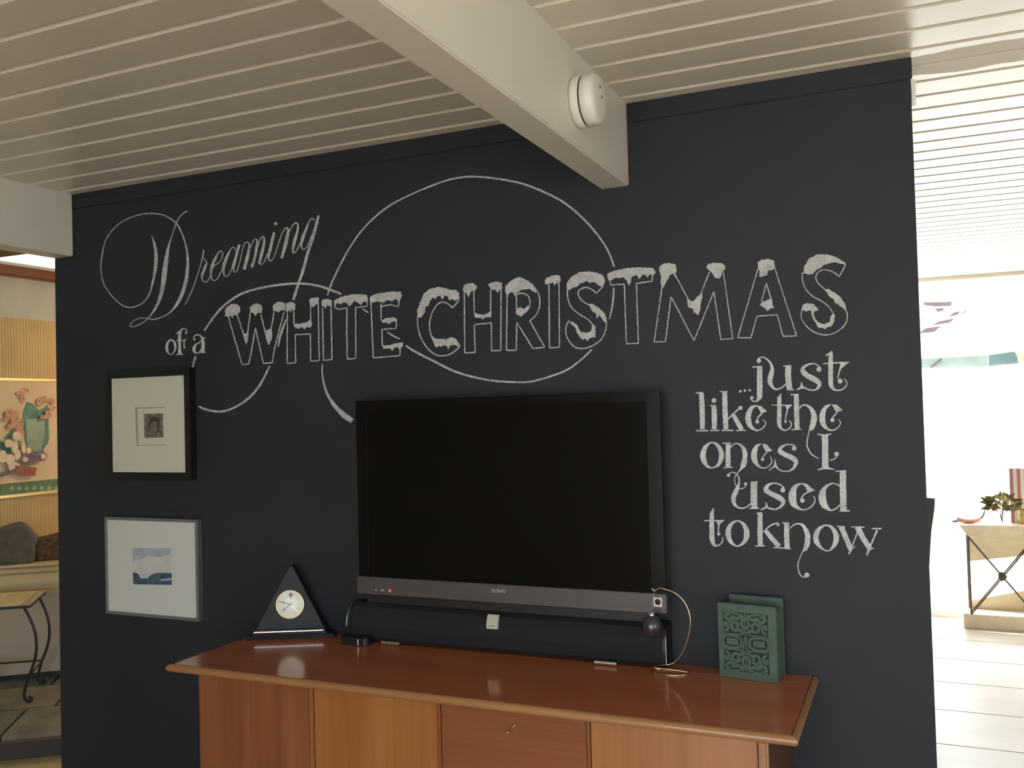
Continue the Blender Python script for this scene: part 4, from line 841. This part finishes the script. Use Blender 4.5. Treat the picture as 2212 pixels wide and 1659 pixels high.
# ================================================================== sunny room on the right
YC = 4.245
mat('console_cream', (.70, .61, .44), .55, vary=.08, scale=10); mat('console_iron', (.10, .08, .06), .5, .3)
cn = thing('console_table', 'cream console table with crossed iron braces by windows', 'console table', (.60, YC+.12, 0))
zz2 = [Yp(2085, v, YC).z for v in (1134, 1159, 1326, 1335, 1357)]
xc0, xc1 = .27, 1.16
MB().prism([(xc0-.01, YC-.005, zz2[0]), (xc0+.045, YC+.03, zz2[1]), (xc1-.045, YC+.03, zz2[1]), (xc1+.01, YC-.005, zz2[0])], (0, .235, 0)).build('top', 'console_cream', cn)
MB().box((xc0, YC, 0.0005), (xc1, YC+.235, zz2[2]), .004).build('base', 'console_cream', cn)
for x in (xc0+.048, (xc0+xc1)/2, xc1-.048):
    for y in (YC+.02, YC+.215): MB().box((x-.006, y-.006, zz2[2]), (x+.006, y+.006, zz2[1]-.0005)).build('post', 'console_iron', cn)
za, zb_ = zz2[2]+.004, zz2[1]-.004
for xa, xb in ((xc0+.048, (xc0+xc1)/2), ((xc0+xc1)/2, xc1-.048)):
    xm, zm = (xa+xb)/2, (za+zb_)/2
    MB().tube([(xa, YC+.02, zb_), (xb, YC+.02, za)], .0065, 6).build('brace', 'console_iron', cn)
    for o in (-.006, .006): MB().tube([(xa, YC+.012, za+o*1.4), (xb, YC+.012, zb_+o*1.4)], .005, 6).build('brace', 'console_iron', cn)
    kn = MB()
    for i in range(7): t = 2*PI*i/7; kn.ball((xm+.018*math.cos(t), YC+.012, zm+.022*math.sin(t)), .011)
    kn.ball((xm, YC+.008, zm), .014).build('rosette', 'console_iron', cn)
MB().prism([(xc0+.055, YC+.205, zz2[1]), (xc1-.055, YC+.205, zz2[1]), (xc1-.055, YC+.205, zz2[1]-.08), (xc0+.055, YC+.205, Yp(2096, 1213, YC+.2).z)], (0, .012, 0)).build('back_board', 'console_cream', cn)
MB().prism([(xc0+.055, YC+.205, zz2[2]+.001), (xc1-.055, YC+.205, zz2[2]+.001), (xc1-.055, YC+.205, zz2[2]+.26), (xc0+.055, YC+.205, Yp(2102, 1298, YC+.2).z)], (0, .012, 0)).build('back_board', 'console_cream', cn)
ZT2 = zz2[0]+.0005
mat('pink_ceramic', (.70, .33, .29), .4); mat('grey_metal', (.10, .10, .10), .5)
a = Yp(2092, 1106, YC+.10)
dsh = thing('pink_dish', 'small pink dish with upturned grey handle on console', 'dish', (a.x, YC+.10, ZT2))
dm = MB(); L_ = .075
rows = []
for i in range(9):
    t = -1+i/4; w_ = .032*math.sqrt(max(.04, 1-t*t*.9)); zc_ = ZT2+.030+.012*abs(t)**2.2
    rows.append([(a.x+t*L_, YC+.10+w_*math.cos(s), max(ZT2, zc_+.030*math.sin(s))) for s in [PI+PI*j/6 for j in range(7)]])
for r_, q_ in zip(rows[:-1], rows[1:]): dm.add(r_+q_, [(i, i+1, 7+i+1, 7+i) for i in range(6)], True)
for r_ in (rows[0], rows[-1]): dm.add(r_, [tuple(range(7))])
dm.add([v for r_ in rows for v in (r_[0], r_[-1])], [(2*i, 2*i+1, 2*i+3, 2*i+2) for i in range(8)])
dm.build('bowl', 'pink_ceramic', dsh)
MB().tube(smooth3([(a.x+.06, YC+.10, ZT2+.03), (a.x+.085, YC+.10, ZT2+.045), (a.x+.098, YC+.10, ZT2+.075), (a.x+.102, YC+.10, ZT2+.10)], 4), [.007]*5+[.005]*5+[.003]*3, 6).build('handle', 'grey_metal', dsh)
MB().tube([(a.x-.07, YC+.10, ZT2+.012), (a.x-.105, YC+.10, ZT2+.010)], .008, 6).build('spout', 'grey_metal', dsh)
mat('leaf_olive', (.17, .15, .05), .6, vary=.4, scale=30); mat('leaf_pale', (.48, .42, .20), .6, vary=.3, scale=30); mat('stem', (.10, .08, .04), .7)
PY_ = YC+.085; a = Yp(2164, 1100, PY_)
vsx_ = thing('flower_vase', 'glass vase of olive and yellow leaves on console', 'plant', (a.x, PY_, ZT2))
glass('vase_glass', (.93, .95, .93))
MB().lathe([(0, .001), (.028, .001), (.030, .02), (.024, .06), (.030, .09)], (a.x, PY_, ZT2), (0, 0, 1), 20).build('vase', 'vase_glass', vsx_)
random.seed(21)
for i in range(6):
    an = random.uniform(0, 2*PI); MB().tube([(a.x, PY_, ZT2+.01), (a.x+.02*math.cos(an), PY_+.015*math.sin(an), ZT2+.1), (a.x+.05*math.cos(an), PY_+.03*math.sin(an), ZT2+.16)], .002, 5).build('stem', 'stem', vsx_)
for i in range(64):
    th, ph = random.uniform(0, 2*PI), random.uniform(-.5, 1.2); c = Vector((a.x+.105*math.cos(th)*math.cos(ph), PY_+.045*math.sin(th)*math.cos(ph), ZT2+.135+.062*math.sin(ph)))
    d1_ = Vector((random.uniform(-1, 1), random.uniform(-.6, .6), random.uniform(-1, .6))).normalized(); n_ = d1_.cross(Vector((random.uniform(-1, 1), -1, random.uniform(-1, 1)))).normalized(); l_ = random.uniform(.028, .052); w_ = l_*.42
    MB().add([c-d1_*l_, c+n_*w_-d1_*l_*.1, c+d1_*l_, c-n_*w_-d1_*l_*.1, c+d1_.cross(n_)*.006], [(0, 1, 4), (1, 2, 4), (2, 3, 4), (3, 0, 4)]).build('leaf', 'leaf_pale' if i % 3 == 0 else 'leaf_olive', vsx_)
mat('stripe_red', (.46, .22, .22), .7); mat('stripe_white', (.82, .75, .70), .7)
a = Yp(2180, 1012, YC+.182); b = Yp(2180, 1130, YC+.17)
gb = thing('striped_box', 'tall pink and white striped box behind the flowers', 'box', (a.x+.07, YC+.19, ZT2))
for i in range(7):
    x0_ = a.x+i*.022; MB().box((x0_, YC+.182, ZT2), (x0_+.022, YC+.224, a.z), 0).build('stripe', 'stripe_red' if i % 2 == 0 else 'stripe_white', gb)
mat('lamp_yellow', (.62, .50, .16), .6)
a = Yp(2206, 1068, YC+.13); yb = thing('yellow_pot', 'small yellow pot in front of the striped box', 'pot', (a.x+.01, YC+.13, ZT2))
MB().lathe([(0, 0), (.026, 0), (.036, .05), (.030, .09), (.034, .10), (.028, .1)], (a.x+.01, YC+.13, ZT2), (0, 0, 1), 18).build('body', 'lamp_yellow', yb)
MB().lathe([(.036, .055), (.0375, .06), (.036, .066)], (a.x+.01, YC+.13, ZT2), (0, 0, 1), 18).build('band', 'leaf_pale', yb)

# dark chair behind the wall
mat('dark_leather', (.022, .020, .018), .4)
CY = 2.0; p = Yp(2012, 1077, CY); ch = thing('dining_chair', 'dark high-backed chair half hidden behind the wall', 'chair', (p.x-.20, CY+.22, 0))
xr_ = Yp(2020, 1078, CY).x; zt_ = p.z
out = [(xr_, zt_), (xr_-.004, zt_-.05), (xr_-.022, zt_-.16), (xr_-.034, zt_-.30), (xr_-.045, zt_-.45), (xr_-.05, .40), (xr_-.415, .40), (xr_-.415, zt_-.45), (xr_-.417, zt_-.30), (xr_-.428, zt_-.16), (xr_-.446, zt_-.05), (xr_-.45, zt_-.003), (xr_-.22, zt_+.018)]
MB().prism([(x, CY, z) for x, z in out], (0, .035, 0)).build('backrest', 'dark_leather', ch)
MB().box((xr_-.44, CY+.036, .40), (xr_-.055, CY+.46, .47), .015).build('seat', 'dark_leather', ch)
for x in (xr_-.41, xr_-.085):
    for y in (CY+.03, CY+.43): MB().tube([(x, y, .40), (x, y, 0.0)], [.02, .013], 8).build('leg', 'iron', ch)

# outside: slatted trellis, awning, lantern and a white garden chair beyond the glass
mat('slat_brown', (.075, .048, .05), .7, vary=.15); mat('awning_teal', (.055, .105, .105), .7, vary=.1); mat('awning_pale', (.16, .21, .19), .7, vary=.15); mat('white_metal', (.78, .78, .76), .4)
OYD = 9.6
tr = thing('trellis', 'slatted brown trellis roof outside the windows', 'trellis', tuple(Yp(2040, 1150, OYD).xy.to_3d()+Vector((0, .3, -.03))))
for pts in ([(1998,654),(2054,653),(2053,659),(2020,660),(1999,658)], [(2020,667),(2041,666),(2036,671),(2026,672)], [(2050,683),(2062,675),(2073,673),(2070,679)], [(2077,678),(2082,673),(2096,669)], [(2016,701),(2030,694),(2062,689),(2050,697)], [(1984,720),(2000,710),(2032,706),(2018,716)], [(1984,734),(1986,727),(1999,725)]):
    mx_, my_ = sum(a_ for a_, b_ in pts)/len(pts), sum(b_ for a_, b_ in pts)/len(pts)
    MB().prism([Yp(mx_+(a_-mx_)*1.08, my_+(b_-my_)*1.35, OYD) for a_, b_ in pts], (0, .3, .02)).build('slat', 'slat_brown', tr)
for px in (1990, 2092):
    q_ = Yp(px, 700, OYD+1.0); MB().box((q_.x-.04, OYD+1.0, -.03), (q_.x+.04, OYD+1.08, q_.z+.1)).build('post', 'white_metal', tr)
q_ = Yp(1990, 668, OYD+1.0); q2 = Yp(2092, 664, OYD+1.0); MB().box((q_.x-.1, OYD+.92, q_.z+.02), (q2.x+.1, OYD+1.0, q_.z+.12)).build('rail', 'white_metal', tr)
AY = 7.0; aw = thing('awning', 'teal fabric valance of an awning outside the windows', 'awning', (Yp(2090, 780, AY).x, AY+.2, -.03))
MB().prism([Yp(a_, b_, AY) for a_, b_ in ((1980,776),(2135,767),(2135,792),(1980,795))], (0, .02, 0)).build('valance', 'awning_pale', aw)
MB().prism([Yp(a_, b_, AY) for a_, b_ in ((2136,767),(2192,759),(2198,770),(2200,785),(2136,791))], (0, .02, 0)).build('valance', 'awning_teal', aw)
MB().tube([Yp(2010, 795, AY-.03), Yp(2034, 774, AY-.03)], .012, 6).build('arm', 'slat_brown', aw)
pa, pb_ = Yp(1980, 774, AY+.04), Yp(2200, 757, AY+.04)
MB().prism([pa, pb_, pb_+Vector((0, .9, .28)), pa+Vector((0, .9, .28))], (0, 0, .02)).build('canopy', 'white_metal', aw)
for q_ in (pa, pb_): MB().tube([Vector((q_.x, AY+.9, q_.z+.28)), Vector((q_.x, AY+.9, -.03))], .03, 8).build('post', 'white_metal', aw)
a = Yp(2207, 770, AY-.1); ln = thing('lantern', 'yellow paper lantern hanging beside the teal awning', 'lantern', (a.x+.03, AY-.1, a.z-.08))
MB().lathe([(0, -.075), (.04, -.07), (.062, -.03), (.066, .0), (.062, .03), (.04, .07), (0, .075)], (a.x+.03, AY-.1, a.z), (0, 0, 1), 18).build('shade', 'lamp_yellow', ln)
MB().tube([(a.x+.03, AY-.1, a.z+.07), (a.x+.03, AY-.1, a.z+.30)], .003, 5).build('cord', 'ink', ln)
GY = 5.6; g = Yp(2133, 1000, GY); gc = thing('garden_chair', 'white scrolled metal garden chair beyond the console', 'chair', (g.x, GY+.25, -.03))
rg = [(g.x+.22*math.cos(t), GY, g.z-.02+.22*math.sin(t)) for t in [2*PI*j/30 for j in range(30)]]
MB().tube(rg, .011, 6, closed=True).build('backrest_hoop', 'white_metal', gc)
for s in (-1, 1):
    MB().tube(smooth3([(g.x, GY, g.z-.2), (g.x+s*.1, GY, g.z-.08), (g.x+s*.12, GY, g.z+.05), (g.x+s*.05, GY, g.z+.09), (g.x+s*.03, GY, g.z+.03)], 5), .008, 6).build('scroll', 'white_metal', gc)
MB().lathe([(0, 0), (.22, 0), (.23, .012), (.22, .025), (0, .025)], (g.x, GY+.25, .40), (0, 0, 1), 24).build('seat', 'white_metal', gc)
for s in (-1, 1):
    MB().tube([(g.x+s*.17, GY+.02, g.z-.16), (g.x+s*.18, GY+.05, .40), (g.x+s*.2, GY+.0, -.03)], .011, 6).build('leg', 'white_metal', gc)
    MB().tube([(g.x+s*.15, GY+.42, .40), (g.x+s*.2, GY+.5, -.03)], .011, 6).build('leg', 'white_metal', gc)
